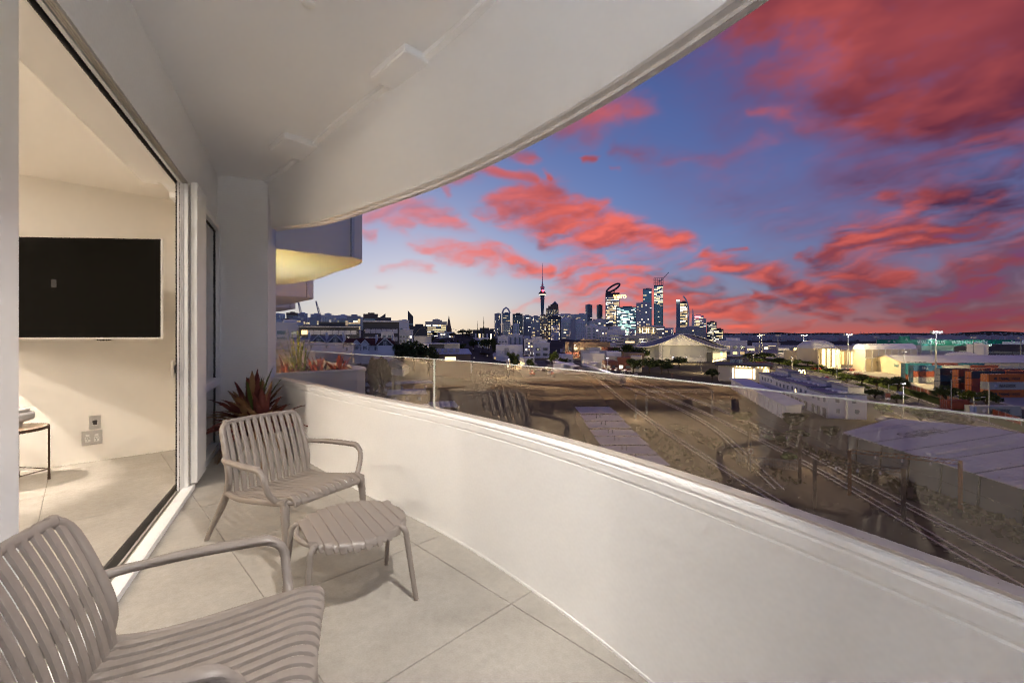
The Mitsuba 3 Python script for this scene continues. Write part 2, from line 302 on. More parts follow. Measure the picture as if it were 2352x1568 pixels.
# floors: a bed of grout and each tile on it
A, B = np.array([.7071, .7071]), np.array([-.7071, .7071])
def lay(name, label, poly, a0, b0, z, gap, pitch=.80):
    f = thing(name, label, kind='structure')
    part(f, 'grout_bed', prism(poly, z - .12, z - .004), 'grout')
    c = np.array(poly.exterior.coords); ia = (c @ A - a0) / pitch; ib = (c @ B - b0) / pitch
    for i in range(math.floor(ia.min()), math.ceil(ia.max())):
        for j in range(math.floor(ib.min()), math.ceil(ib.max())):
            q = [A * (a0 + pitch * (i + x)) + B * (b0 + pitch * (j + y)) for x, y in ((0, 0), (1, 0), (1, 1), (0, 1))]
            t = sg.Polygon(q).buffer(-gap / 2, join_style=2).intersection(poly)
            for g in getattr(t, 'geoms', [t]):
                if g.area > .004: part(f, 'tile', prism(g, z - .02, z), 'tile_mat')
    return f
balc = sg.Polygon([*PAR.tolist(), wp(6.6), wp(-1.30, 0.0), (-2.83, 5.0)]).buffer(0)
lay('balcony_floor', 'beige stone tiled balcony floor', balc, .62, 1.425, FLOOR, .004)
C0, TE, TM = np.array([-3.46, 4.92]), np.array([-.7303, -.6831]), np.array([.6831, -.7303])
def tvw(s, m=0.0): return C0 + s * TE + m * TM          # plan point on the room's long wall
C1, C2, C3 = tvw(5.2), tvw(5.2, 6.2), wp(6.6, -.2)
room = sg.Polygon([C0, C1, C2, C3, wp(-1.3, -.1)]).buffer(0)
lay('room_floor', 'beige stone tiled floor of the room', room.difference(sg.Polygon([wp(-2, -.1), wp(7, -.1), wp(7, .5), wp(-2, .5)])), -.2, 4.147, FLOOR + .004, .004)

# ceilings
k = thing('ceiling', 'white painted balcony ceiling', kind='structure')
part(k, 'slab', prism(sg.Polygon([*par_off(.04).tolist(), wp(6.6, -.1), wp(-1.6, -.1)]).buffer(0), CEIL, CEIL + .2), 'ceiling_paint')
def ceiling_block(c, sx, sy, z0, ang):
    v, f = rbox(-sx / 2, sx / 2, -sy / 2, sy / 2, z0, CEIL + .02, .008)
    part(k, 'bulkhead', move(turn((v, f), ang), (c[0], c[1], 0)), 'ceiling_paint')
ceiling_block((-.655, 2.96), .44, .46, 1.742, math.radians(-44))
ceiling_block((-1.98, 4.12), .42, .50, 1.735, math.radians(-44))
part(k, 'step', sweep(par_off(-.085), [(0, CEIL - .03), (.05, CEIL - .03), (.05, CEIL + .01), (0, CEIL + .01)]), 'ceiling_paint')
single('ceiling_disc', lathe([(0, CEIL - .012), (.028, CEIL - .012), (.034, CEIL - .007), (.034, CEIL + .001)], 28, (-1.10, 2.33, 0)), 'white_plastic', 'small round flush cover on the white balcony ceiling', 'ceiling fitting', smooth=40)
k = thing('room_ceiling', 'cream room ceiling', kind='structure')
part(k, 'slab', prism(room.buffer(.1), 1.47, 1.6), 'room_paint')

# the curved parapet and its glass
BW = (.0, -1.25)
prof = [(0, FLOOR - .02), (0, -.566), (.006, -.562), (.006, -.556), (0, -.552), (0, -.520), (.005, -.516), (.005, -.511), (.001, -.506), (.003, -.497), (.008, -.4915), (.018, -.490), (.021, -.498), (.025, -.498), (.028, -.491), (.034, -.491), (.037, -.505), (.050, -.505), (.053, -.491), (.105, -.491), (.112, -.50), (.112, -2.4), (.0, -2.4)]
k = thing('balcony_parapet', 'low curved white plastered balcony wall carrying the glass', 'wall')
part(k, 'wall', sweep(PAR, prof), 'plaster', smooth=35)
part(k, 'skirting_bead', sweep(PAR, [(-.004, FLOOR), (-.004, FLOOR + .012), (.003, FLOOR + .012), (.003, FLOOR)]), 'plaster')
k = thing('glass_balustrade', 'frameless curved glass balustrade standing in the white balcony wall', 'balustrade')
gl = par_off(.0435)
def glass_at(s): return np.array([np.interp(s, SARC, gl[:, 0]), np.interp(s, SARC, gl[:, 1])])
joints = [0.02, 3.14, 6.75, SARC[-1] - .02]
rng = np.random.default_rng(5)
for a, b in zip(joints[:-1], joints[1:]):
    ss = np.linspace(a + .004, b - .004, 40)
    P = np.array([glass_at(s) for s in ss])
    g = part(k, 'pane', sweep(P, [(0, -.515), (0, -.158)], loop=False), 'balustrade_glass', smooth=True)
    part(g, 'polished_edge', sweep(P, [(-.006, -.1585), (.006, -.1585), (.006, -.155), (-.006, -.155)]), 'glass_edge')
    for e in (0, -1): part(g, 'polished_edge', tube([[*P[e], -.51], [*P[e], -.156]], .0035, 4), 'glass_edge')
    # dried specks of salt and dust on the outer face
    n = int((25, 160, 420)[joints.index(a)] * (b - a)); sp = np.sqrt(rng.random(n)) * (b - a - .02) + a + .01; pts = []
    for s, z in zip(sp, rng.random(n)):
        q = glass_at(s); t = glass_at(s + .01) - q; t /= np.linalg.norm(t); nn = np.array([-t[1], t[0]])
        z = -.50 + .33 * z; r = .0006 + .0011 * rng.random() ** 3; q = q + nn * .002
        pts.append((np.array([[*(q - t * r), z], [*q, z - r], [*(q + t * r), z], [*q, z + r]]), np.array([[0, 1, 2], [0, 2, 3]])))
    part(g, 'dust_speck', join(pts), 'concrete', stuff=True)

# the curved beam over the opening
zadd = .235 * np.exp(-(SARC / 1.25) ** 1.5)
prof = [(-.045, CEIL + .01, 0), (-.030, 1.68, .1), (-.010, 1.30, .6), (-.004, 1.04, 1), (.002, 1.006, 1), (.012, 1.0, 1), (.046, 1.0, 1), (.048, .986, 1), (.082, .986, 1), (.086, .992, 1), (.086, 2.5, 0), (-.045, 2.5, 0)]
k = thing('balcony_beam', 'white curved beam over the balcony opening', 'beam')
part(k, 'beam', sweep(PAR, prof, z_add=zadd, caps=False), 'ceiling_paint', smooth=30)

# end wall, the glazed wall, window
single('end_wall', prism([(-3.6, 4.70), (-2.83, 5.0), (-2.852, 5.21), (-3.7, 5.05)], FLOOR - .8, 2.4), 'plaster', 'narrow white end wall of the balcony behind the planter', 'wall')
k = thing('balcony_back_wall', 'white plastered wall over and beside the sliding doors', 'wall')
wall_box(k, 'wall', -1.42, 6.6, -.20, 0, 1.25, 2.3, 'plaster')
wall_box(k, 'wall', 2.66, 6.6, -.20, -.004, FLOOR, 1.25, 'plaster')
wall_box(k, 'wall', -.17, .12, -.056, -.010, FLOOR, 1.25, 'plaster')
wall_box(k, 'wall', -1.42, -1.26, -.20, -.002, FLOOR, 1.25, 'plaster')
wall_box(k, 'wall', -1.26, -.17, -.20, -.002, 1.205, 1.25, 'plaster')
single('far_wall', prism([wp(6.6), (1.2, -2.2), (1.3, -2.35), wp(6.8)], FLOOR, 2.0), 'plaster', 'white wall closing the balcony behind the viewer', 'wall', kind='structure')
k = thing('corner_window', 'tall white framed window with pale curtains at the far balcony corner', 'window')
for a in ((-1.26, -1.20, -1.25, 1.205), (-.23, -.17, -1.25, 1.205)): wall_box(k, 'frame', a[0], a[1], -.06, .03, a[2], a[3], 'white_metal', r=.004)
for z in ((-1.25, -1.18), (-.545, -.465), (1.155, 1.205)): wall_box(k, 'rail', -1.20, -.23, -.06, .03, z[0], z[1], 'white_metal', r=.004)
for z in ((-1.18, -.545), (-.465, 1.155)):
    wall_box(k, 'gasket', -1.198, -1.188, -.03, -.01, z[0], z[1], 'gasket'); wall_box(k, 'gasket', -.242, -.232, -.03, -.01, z[0], z[1], 'gasket')
    wall_box(k, 'gasket', -1.188, -.242, -.03, -.01, z[1] - .01, z[1], 'gasket')
    q = np.array([[*wp(-1.19, -.02), z[0]], [*wp(-.24, -.02), z[0]], [*wp(-.24, -.02), z[1]], [*wp(-1.19, -.02), z[1]]])
    part(k, 'pane', (q, np.array([[0, 1, 2], [0, 2, 3]])), 'window_glass')
ss = np.linspace(-1.25, -.18, 90)
single('curtain', grid_surface(lambda a, z: [*wp(a, -.12 + .018 * math.sin(a * 62)), z], ss, [-1.2, 1.2]), 'curtain_cloth', 'pale pleated curtain hanging behind the corner window', 'curtain', smooth=True)

# sliding door: head track, sill, parked panels, near jamb
k = thing('sliding_door', 'white aluminium sliding door pushed open to the left room', 'sliding door')
labels[k]['label'] = 'white aluminium sliding door standing open beside the tiled room'
h = [(-.200, -.070, 1.215, 1.25, 'room_paint'), (-.070, -.064, 1.205, 1.25, 'gasket'), (-.064, -.052, 1.243, 1.25, 'gasket'), (-.052, -.034, 1.222, 1.25, 'white_metal'), (-.034, -.030, 1.24, 1.25, 'track_metal'),
     (-.030, -.023, 1.230, 1.25, 'track_metal'), (-.020, -.013, 1.230, 1.25, 'track_metal'), (-.010, -.002, 1.230, 1.25, 'track_metal')]
for n0, n1, z0, z1, m in h: wall_box(k, 'head_track', .20, 2.66, n0, n1, z0, z1, m)
s_ = [(-.066, -.052, .012, 'track_metal'), (-.051, -.043, -.003, 'gasket'), (-.042, -.036, .012, 'track_metal'), (-.035, -.029, -.002, 'gasket'), (-.028, .006, .022, 'white_metal'), (.006, .026, .030, 'white_metal'), (.026, .050, .034, 'white_metal')]
for n0, n1, z1, m in s_: wall_box(k, 'sill_track', .20, 2.66, n0, n1, FLOOR - .03, FLOOR + z1, m)
# panels parked at the far side: stepped stiles
for n0, n1, s1, m in ((-.060, -.046, .262, 'white_metal'), (-.046, -.043, .254, 'gasket'), (-.043, -.034, .258, 'white_metal'), (-.034, -.026, .250, 'white_metal'), (-.026, -.019, .257, 'white_metal'), (-.019, .012, .250, 'white_metal'), (.012, .020, .236, 'track_metal')):
    wall_box(k, 'stile', .12, s1, n0, n1, FLOOR + .004, 1.222, m, r=.003)
wall_box(k, 'stile', -.150, .225, .020, .070, FLOOR + .045, 1.248, 'white_metal', r=.005)
wall_box(k, 'gasket', .252, .2655, -.067, -.061, FLOOR + .01, 1.215, 'gasket')
wall_box(k, 'handle', .266, .290, -.092, -.072, -.335, -.20, 'steel', r=.004)
wall_box(k, 'latch', .264, .282, -.072, -.062, -.30, -.235, 'gasket', r=.003)
wall_box(k, 'stile', 2.60, 2.66, -.11, .010, FLOOR + .004, 1.222, 'white_metal', r=.004)
wall_box(k, 'stile', 2.66, 2.74, -.06, .014, FLOOR + .004, 1.25, 'white_metal', r=.004)

# the room
k = thing('room_wall', 'cream walls of the room', kind='structure')
def wall_between(p, q, z0, z1, th, m, par=k, name='wall'):
    p, q = np.asarray(p), np.asarray(q); t = (q - p) / np.linalg.norm(q - p); n = np.array([-t[1], t[0]]) * th
    part(par, name, prism([p, q, q + n, p + n], z0, z1), m)
wall_between(tvw(-.02), C1 + TE * .1, FLOOR - .1, 1.6, -.12, 'room_paint')
wall_between(C1, C2, FLOOR - .1, 1.6, -.12, 'room_paint')
wall_between(C2, C3, FLOOR - .1, 1.6, -.12, 'room_paint')
wall_box(k, 'wall', .13, 6.6, -.30, -.204, 1.22, 1.6, 'room_paint'); wall_box(k, 'wall', 2.7, 6.6, -.30, -.206, FLOOR, 1.22, 'room_paint'); wall_box(k, 'wall', -1.4, -.95, -.30, -.206, FLOOR, 1.6, 'room_paint')

def disc(c, r, n=24):              # faces down
    a = np.arange(n) * 2 * np.pi / n
    v = np.vstack([[c], np.column_stack([c[0] + r * np.cos(a), c[1] + r * np.sin(a), np.full(n, c[2])])])
    return v, np.array([[0, 1 + (i + 1) % n, 1 + i] for i in range(n)])
def downlight(x, y, z, r, emit, weight, label):
    d = thing('downlight', label, 'downlight')
    part(d, 'trim_ring', lathe([(r, z - .004), (r + .012, z - .004), (r + .014, z + .002), (r, z + .002)], 24, (x, y, 0)), 'white_plastic', smooth=30)
    part(d, 'lamp', disc((x, y, z - .002), r), 'white_plastic', emit=emit, weight=weight)
WARM = np.array([1.0, .885, .75])
BAL = np.array([.90, .97, 1.09])
def recessed(name, label, x, y, z, power, col, cutoff, beam, aim):
    d = thing(name, label, 'downlight')
    part(d, 'trim_ring', lathe([(.045, z - .004), (.06, z - .004), (.062, z + .002), (.045, z + .002)], 24, (x, y, 0)), 'white_plastic', smooth=30)
    scene[f'beam_of_{d}'] = {'type': 'spot', 'to_world': T().look_at(origin=[x, y, z - .02], target=aim, up=[0, 0, 1]), 'intensity': rgb(*(col * power)), 'cutoff_angle': cutoff, 'beam_width': beam, 'sampling_weight': 8.0}
recessed('unseen_balcony_lamp', 'unseen white downlight in the balcony ceiling, placed to light the side table and cast its shadow', .39, .73, CEIL, LAMP_BALCONY, np.array([1.0, .94, .86]), 33, 18, [-.80, 2.15, -1.25])  # out of view, aimed to cast the side table shadow
for i, (x, y, lab) in enumerate(((.98, -2.12, 'added white uplight behind the viewer, fill for the balcony, nearer the parapet'), (.42, -2.14, 'added white uplight behind the viewer, fill for the balcony, nearer the room'))):
    d = thing('added_uplight', lab, 'wall lamp')  # added fill lamps that brighten the balcony ceiling and walls
    part(d, 'shell', lathe([(.03, .48), (.11, .60), (.115, .60), (.035, .47), (.03, .48)], 24, (x, y, 0)), 'white_metal', smooth=30)
    v, f = disc((x, y, .592), .10); part(d, 'lamp', (v, f[:, ::-1]), 'white_plastic', emit=BAL * LAMP_FILL, weight=6.0)
for i, (x, y, w) in enumerate(((-3.3, 2.4, 1.0), (-4.4, .9, 1.0), (-2.9, .2, .9), (-5.9, 1.9, 1.0))):  # ceiling lamps out of view, placed to light the room
    downlight(x, y, 1.47, .05, WARM * LAMP_ROOM * w, 2.0, ('unseen round downlight, placed to light the room near the open door', 'unseen round downlight, placed to light the middle of the room', 'unseen round downlight, placed to light the room behind the white wall', 'unseen round downlight, placed to light the room around the daybed')[i])
d = thing('spot_downlight', 'recessed spot in the room ceiling shining on the side table', 'downlight')
part(d, 'trim_ring', lathe([(.045, 1.466), (.06, 1.466), (.062, 1.472), (.045, 1.472)], 24, (-4.91, 2.97, 0)), 'white_plastic', smooth=30)
scene['spot_beam'] = {'type': 'spot', 'to_world': T().look_at(origin=[-4.91, 2.97, 1.45], target=[-4.75, 3.05, -1.25], up=[0, 1, 0]), 'intensity': rgb(*(WARM * LAMP_SPOT)), 'cutoff_angle': 29.0, 'beam_width': 25.0, 'sampling_weight': 2.0}

d = thing('unseen_floor_lamp', 'unseen slim floor lamp behind the white wall, placed to brighten the room ceiling', 'floor lamp')  # lamp out of view, placed to brighten the room ceiling
part(d, 'base', lathe([(0, FLOOR + .004), (.15, FLOOR + .004), (.15, FLOOR + .03), (.012, FLOOR + .04)], 24, (-3.4, -.7, 0)), 'brown_metal', smooth=30)
part(d, 'pole', tube([[-3.4, -.7, FLOOR + .03], [-3.4, -.7, .42]], .012, 8), 'brown_metal')
part(d, 'shade', lathe([(.03, .40), (.16, .52), (.165, .52), (.03, .39)], 24, (-3.4, -.7, 0)), 'brown_metal', smooth=30)
v, f = disc((-3.4, -.7, .51), .15); part(d, 'lamp', (v, f[:, ::-1]), 'white_plastic', emit=WARM * LAMP_FLOOR, weight=5.0)

# ================================================================== furniture
def place_local(m, o, ang): return move(turn(m, ang), o)
def chair_parts():
    """Local: x forward, y to the sitter's left, z up from the floor, the seat's front edge at x = 0."""
    P = []
    hw = .25
    for sgn in (1, -1):
        y = sgn * hw
        up = curve([(-.82, y * 1.0, 0), (-.70, y, .165), (-.605, y, .30), (-.566, y, .40), (-.592, y * .995, .53), (-.634, y * .985, .64), (-.664, y * .93, .705), (-.674, y * .82, .724)], 34)
        r = np.interp(np.linspace(0, 1, 34), [0, .18, .38, .6, 1], [.0125, .016, .021, .0185, .0165])
        P.append(('rear_leg', join([tube(up, r, 12), tube([(-.822, y, .004), (-.8225, y, -.0)], .0125, 12)])))
        rail = curve([(-.575, y, .335), (-.50, y, .325), (-.30, y, .340), (-.10, y, .368), (-.02, y * .97, .378)], 20)
        P.append(('side_rail', tube(rail, .0185, 12)))
        leg = curve([(-.045, y * .95, .385), (-.03, y * .985, .33), (-.018, y, .20), (.004, y * 1.01, 0)], 16)
        P.append(('front_leg', tube(leg, np.interp(np.linspace(0, 1, 16), [0, .3, 1], [.024, .0195, .0125]), 12)))
        arm = curve([(-.585, y * .99, .50), (-.60, y * 1.02, .522), (-.565, y * 1.10, .530), (-.50, y * 1.16, .533), (-.34, y * 1.23, .540), (-.20, y * 1.25, .543), (-.155, y * 1.25, .539), (-.118, y * 1.245, .515), (-.105, y * 1.22, .47), (-.095, y * 1.13, .41), (-.088, y * 1.05, .382), (-.085, y * 1.0, .372)], 60)
        P.append(('arm', tube(arm, np.interp(np.linspace(0, 1, 60), [0, .08, .2, .5, .7, 1], [.017, .015, .0145, .016, .0145, .0155]), 12)))
        pad = curve([(-.50, y * 1.16, .536), (-.34, y * 1.23, .544), (-.20, y * 1.25, .548), (-.150, y * 1.25, .545), (-.125, y * 1.248, .530)], 24)
        P.append(('arm_pad', tube(pad, np.interp(np.linspace(0, 1, 24), [0, .08, .5, .88, 1], [.010, .019, .0225, .021, .012]), 14, flat=.62)))
    top = curve([(-.674, -hw * .82, .724), (-.684, -.12, .728), (-.688, 0, .729), (-.684, .12, .728), (-.674, hw * .82, .724)], 20)
    P.append(('top_rail', tube(top, .0155, 12)))
    P.append(('front_rail', tube(curve([(-.045, -hw * .96, .378), (-.006, -hw * .84, .376), (.004, 0, .372), (-.006, hw * .84, .376), (-.045, hw * .96, .378)], 22), .016, 12)))
    P.append(('rear_rail', tube([(-.53, -hw, .325), (-.53, 0, .320), (-.53, hw, .325)], .013, 10)))
    n, wd, th = 11, .0325, .009
    tb = np.linspace(1, 0, 40); arc = np.column_stack([-.540 - .122 * tb ** 1.55, 0 * tb, .312 + .405 * tb])
    back = np.vstack([curve([(-.693, 0, .716), (-.691, 0, .730), (-.682, 0, .738), (-.671, 0, .735), (-.6645, 0, .722)], 14), arc[1:]])
    side = curve([(-.545, 0, .338), (-.50, 0, .338), (-.40, 0, .345), (-.22, 0, .369), (-.08, 0, .398), (-.01, 0, .403), (.018, 0, .388), (.020, 0, .362)], 60)
    def slat(path, y0, y1, w):
        t = np.gradient(path, axis=0); t /= np.linalg.norm(t, axis=1, keepdims=True)
        nrm = np.column_stack([-t[:, 2], 0 * t[:, 0], t[:, 0]])
        sec = np.array([(-w / 2, -th / 2), (-w / 2 + .003, th / 2 - .001), (-w * .25, th / 2 + .0006), (w * .25, th / 2 + .0006), (w / 2 - .003, th / 2 - .001), (w / 2, -th / 2)])
        yc = np.linspace(y0, y1, len(path))
        v = path[:, None] + np.array([0, 1.0, 0]) * sec[None, :, :1] + nrm[:, None] * sec[None, :, 1:2]
        v[:, :, 1] += yc[:, None]
        k = len(sec); F = []
        for i in range(len(path) - 1):
            for j in range(k):
                j2 = (j + 1) % k; F += [[i * k + j, (i + 1) * k + j, (i + 1) * k + j2], [i * k + j, (i + 1) * k + j2, i * k + j2]]
        for e in (0, len(path) - 1):
            F += [[e * k, e * k + a, e * k + a + 1] for a in range(1, k - 1)]
        return v.reshape(-1, 3), np.array(F)
    for i in range(n):
        y = (i - (n - 1) / 2) * .0432
        bend = .010 * (1 - (2 * y / .5) ** 2)
        a = back.copy(); a[:, 0] -= bend * np.clip((a[:, 2] - .312) / .4, 0, 1)
        P.append(('back_slat', slat(a, y * .97, y, .0300)))
        P.append(('seat_slat', slat(side, y, y * .985, .0325)))
    return P
CHAIR = [(n, mikit.ply(m, 'chair_taupe', 35)) for n, m in chair_parts()]
def put_chair(o, ang, label):
    t = thing('lounge_chair', label, 'lounge chair', 'slatted lounge chairs on the balcony')
    W = T().translate([o[0], o[1], FLOOR]).rotate([0, 0, 1], math.degrees(ang))
    for n, s in CHAIR: part(t, n, {**s, 'to_world': W}, None)
put_chair((-1.03, 2.44), math.radians(-30), 'taupe slatted lounge chair in front of the planter at the far end of the balcony')
put_chair((-.585, 1.25), math.radians(20), 'taupe slatted lounge chair closest to the viewer, cut off by the edge of the picture')
del labels['lounge_chair']['group'], labels['lounge_chair_001']['group']
for k_ in ('lounge_chair', 'lounge_chair_001'): labels[k_]['group'] = 'matching lounge chairs'
labels['lounge_chair_001']['label'] = 'taupe slatted lounge chair nearest the viewer beside the open sliding door'

# the stool-like side table
def stool():
    t = thing('side_table', 'round taupe slatted side table standing between the two lounge chairs', 'side table')
    c, h, R = np.array([-.782, 2.115]), .352, .258
    ax = math.radians(-54); u = np.array([math.cos(ax), math.sin(ax)]); w = np.array([-u[1], u[0]])
    W3 = lambda a, b, z: [*(c + a * u + b * w), FLOOR + z]
    part(t, 'ring', tube([W3((R - .012) * math.cos(q), (R - .012) * math.sin(q), h - .022) for q in np.linspace(0, 2 * np.pi, 49)[:-1]], .011, 10, closed=True), 'chair_taupe', smooth=35)
    n = 9; pitch = 2 * (R - .026) / n
    for i in range(n):
        b0 = (i - (n - 1) / 2) * pitch
        half = math.sqrt(max(R * R - b0 * b0, .01)) + .002
        wd = pitch * .66
        for kind, (w0, zz, dropz) in (('slat', (wd, .0, .045)), ('web', (pitch * .42, -.004, .034))):
            bb = b0 if kind == 'slat' else b0 + pitch / 2
            if kind == 'web' and i == n - 1: continue
            hf = half if kind == 'slat' else math.sqrt(max(R * R - bb * bb, .01)) - .001
            prof = [(-hf - .004, h - dropz + zz), (-hf - .003, h - .020 + zz), (-hf + .010, h - .004 + zz), (-hf + .03, h + zz), (hf - .03, h + zz), (hf - .010, h - .004 + zz), (hf + .003, h - .020 + zz), (hf + .004, h - dropz + zz)]
            prof = curve([(p[0], p[1]) for p in prof], 40) if False else np.array(prof)
            taper = np.array([.55, 1, 1, 1, 1, 1, 1, .55])
            q = []
            for (a, z), tp in zip(prof, taper):
                # the slat's ends follow the round outline
                for sgn in (-1, 1):
                    be = bb + sgn * w0 / 2 * tp
                    lim = math.sqrt(max(R * R - be * be, .0025)) + (.004 if abs(a) > hf else 0)
                    aa = math.copysign(min(abs(a), lim if abs(a) > hf - .02 else abs(a)), a)
                    q += [W3(aa, be, z), W3(aa * (1 - .012 / max(abs(aa), .05)), be, z - .007)]
            q = np.array(q); F = []
            for s_ in range(len(prof) - 1):
                o, p = s_ * 4, s_ * 4 + 4
                F += [[o, p, p + 2], [o, p + 2, o + 2], [o + 1, o + 3, p + 3], [o + 1, p + 3, p + 1], [o, o + 1, p + 1], [o, p + 1, p], [o + 2, p + 2, p + 3], [o + 2, p + 3, o + 3]]
            part(t, kind, (q, np.array(F)), 'chair_taupe', smooth=40)
    for q, (fx, fy) in zip((-3, 75, 177, 255), ((-.4535, 2.0425), (-.686, 2.356), (-1.098, 2.08), (-.872, 1.80))):
        f = np.array([fx, fy]); d = (f - c) / np.linalg.norm(f - c)
        bend = curve([[*(c + d * (R - .014)), FLOOR + h - .026], [*(c + d * (R + .006)), FLOOR + h - .016], [*(c + d * (R + .022)), FLOOR + h - .030], [*(c + d * (R + .029)), FLOOR + h - .060]], 14)
        P = np.vstack([bend, bend[-1] + (np.array([*f, FLOOR]) - bend[-1]) * np.linspace(0, 1, 13)[1:, None]])
        part(t, 'leg', tube(P, np.interp(np.linspace(0, 1, 26), [0, .2, 1], [.0125, .014, .0112]), 12), 'chair_taupe', smooth=35)
stool()

# planter with bromeliads in the corner
def plant_tuft(par, c, n, L, mats, seed, lean=(.2, 1.1), w=.035, droop=.5, name='leaf'):
    R = np.random.default_rng(seed)
    for i in range(n):
        a = R.random() * 2 * np.pi; ln = R.uniform(*lean); l = L * R.uniform(.65, 1.1); t = np.linspace(0, 1, 9)
        d = np.array([math.cos(a), math.sin(a)])
        rad = l * np.sin(ln) * t; z = l * np.cos(ln) * t - droop * l * t ** 2.6 * ln * .5
        o = np.asarray(c) + np.r_[R.uniform(-.02, .02, 2), 0]
        P = np.column_stack([o[0] + d[0] * rad, o[1] + d[1] * rad, o[2] + z])
        ww = w * R.uniform(.7, 1.2) * np.interp(t, [0, .15, .55, .9, 1], [.55, .9, 1, .5, .06])
        side = np.array([-d[1], d[0], 0]); up = np.array([d[0] * -.6, d[1] * -.6, .9])
        part(par, name, blade(P, ww, up=up), mats[R.integers(len(mats))], smooth=True)
single_p = thing('planter_box', 'low concrete planter in the far balcony corner behind the lounge chair', 'planter')
pc, pa = np.array([-2.60, 4.36]), math.radians(-45)
part(single_p, 'box', place_local(rbox(-.30, .30, -.19, .19, 0, .30, .008), (pc[0], pc[1], FLOOR), pa), 'concrete')
part(single_p, 'soil', place_local(box(-.28, .28, -.17, .17, .295, .308), (pc[0], pc[1], FLOOR), pa), 'soil')
for i, (dx, dy, sc) in enumerate(((-.17, .02, 1.0), (.0, -.02, 1.08), (.18, .03, .95))):
    c = pc + np.array([math.cos(pa) * dx - math.sin(pa) * dy, math.sin(pa) * dx + math.cos(pa) * dy])
    t = thing('bromeliad', ('dark red bromeliad at the window end of the concrete planter', 'dark red bromeliad with tall green blades in the middle of the planter', 'dark red bromeliad at the parapet end of the concrete planter')[i], 'plant', 'bromeliads in the corner planter')
    plant_tuft(t, (*c, FLOOR + .30), 56, .54 * sc, ['bromeliad_red'] * 7 + ['dry_leaf'] * 3, 11 + i, (.10, 1.35), .070)
    plant_tuft(t, (*c, FLOOR + .32), 14, .46 * sc, ['dry_leaf'], 31 + i, (1.2, 1.75), .022, 1.5, 'dry_leaf')
    if i == 1: plant_tuft(t, (*c, FLOOR + .30), 4, .84, ['bromeliad_green'], 51, (.10, .55), .036, .8, 'tall_leaf')

# television turned towards the balcony
t = thing('television', 'large black flat television hanging on the cream wall of the room', 'television')
TL, TR = np.array([-4.66, 3.70]), np.array([-3.105, 3.82]); ta = math.atan2(TR[1] - TL[1], TR[0] - TL[0]); tw = np.linalg.norm(TR - TL)
def tvm(m): return place_local(m, (TL[0], TL[1], 0), ta)
part(t, 'body', tvm(rbox(0, tw, .0, .028, -.034, .856, .004)), 'chrome')
part(t, 'screen', tvm(box(.006, tw - .006, -.002, .001, -.018, .850)), 'black_gloss')
part(t, 'bezel_strip', tvm(rbox(.0, tw, -.006, .0, -.036, -.022, .002)), 'steel')
part(t, 'logo_bar', tvm(rbox(tw * .70 - .06, tw * .70 + .06, -.012, -.004, -.046, -.037, .002)), 'black_gloss')
part(t, 'wall_arm', join([bar([*(TL + (TR - TL) * .45), .45], [*tvw(1.2, .0), .45], .07, .07), tvm(box(tw * .3, tw * .6, .03, .06, .2, .7))]), 'gasket')

# socket plates on the wall
def wallm(m, s): # local x along the wall to the right, y out of the wall, z up
    v, f = m; p = tvw(s) - v[:, :1] * TE + v[:, 1:2] * TM
    return np.column_stack([p, v[:, 2]]), f
def at_wall(u):  # distance along the wall of a picture column
    r = (u - 1176) / FOCAL
    return float(np.linalg.solve(np.array([[TE[0] - r * TE[1]]]), [r * C0[1] - C0[0]])[0])
s1 = at_wall(218)
t = thing('aerial_socket', 'small brushed steel wall plate with a black aerial socket', 'wall socket')
part(t, 'plate', wallm(rbox(-.042, .042, 0, .006, -.925, -.795, .002), s1), 'steel')
part(t, 'socket', wallm(rbox(-.017, .017, .006, .011, -.885, -.840, .003), s1), 'gasket')
part(t, 'ring', wallm(rbox(-.021, .021, .006, .0085, -.889, -.858, .002), s1), 'white_plastic')
t = thing('power_socket', 'brushed steel double power socket plate low on the cream wall', 'wall socket')
part(t, 'plate', wallm(rbox(-.074, .074, 0, .006, -1.080, -.940, .002), s1 + .02), 'steel')
for dx in (-.032, .032):
    part(t, 'switch', wallm(rbox(dx - .013, dx + .013, .006, .012, -.995, -.975, .002), s1 + .02), 'white_plastic')
    o = part(t, 'outlet', wallm(rbox(dx - .019, dx + .019, .006, .010, -1.047, -1.003, .003), s1 + .02), 'white_plastic')
    part(o, 'pin_slot', join([wallm(box(dx + e, dx + e + .005, .0098, .0108, z, z + .012), s1 + .02) for e, z in ((-.012, -1.022), (.007, -1.022), (-.002, -1.040))]), 'gasket')

# side table of the room with a tiered bowl
t = thing('round_side_table', 'slim brown metal side table with a round stone top in the room', 'side table')
c = np.array([-4.2, 3.58])
part(t, 'tabletop', lathe([(0, -.790), (.232, -.790), (.238, -.786), (.238, -.776), (.234, -.772), (0, -.772)], 40, (*c, 0)), 'travertine', smooth=35)
part(t, 'rim', lathe([(.238, -.797), (.245, -.797), (.245, -.774), (.238, -.774), (.238, -.797)], 40, (*c, 0)), 'brown_metal', smooth=35)
feet = []
for q in (43, 123, 220, 310):
    a = math.radians(q); p = c + .245 * np.array([math.cos(a), math.sin(a)]); feet.append(p)
    part(t, 'leg', tube([[*p, FLOOR + .005], [*p, FLOOR + .04], [*p, FLOOR + .10], [*p, -.768]], [.011, .0095, .0065, .0065], 10), 'brown_metal', smooth=35)
for i in range(4): part(t, 'stretcher', tube([[*feet[i], -1.155], [*feet[(i + 1) % 4], -1.155]], .0045, 8), 'brown_metal', smooth=35)
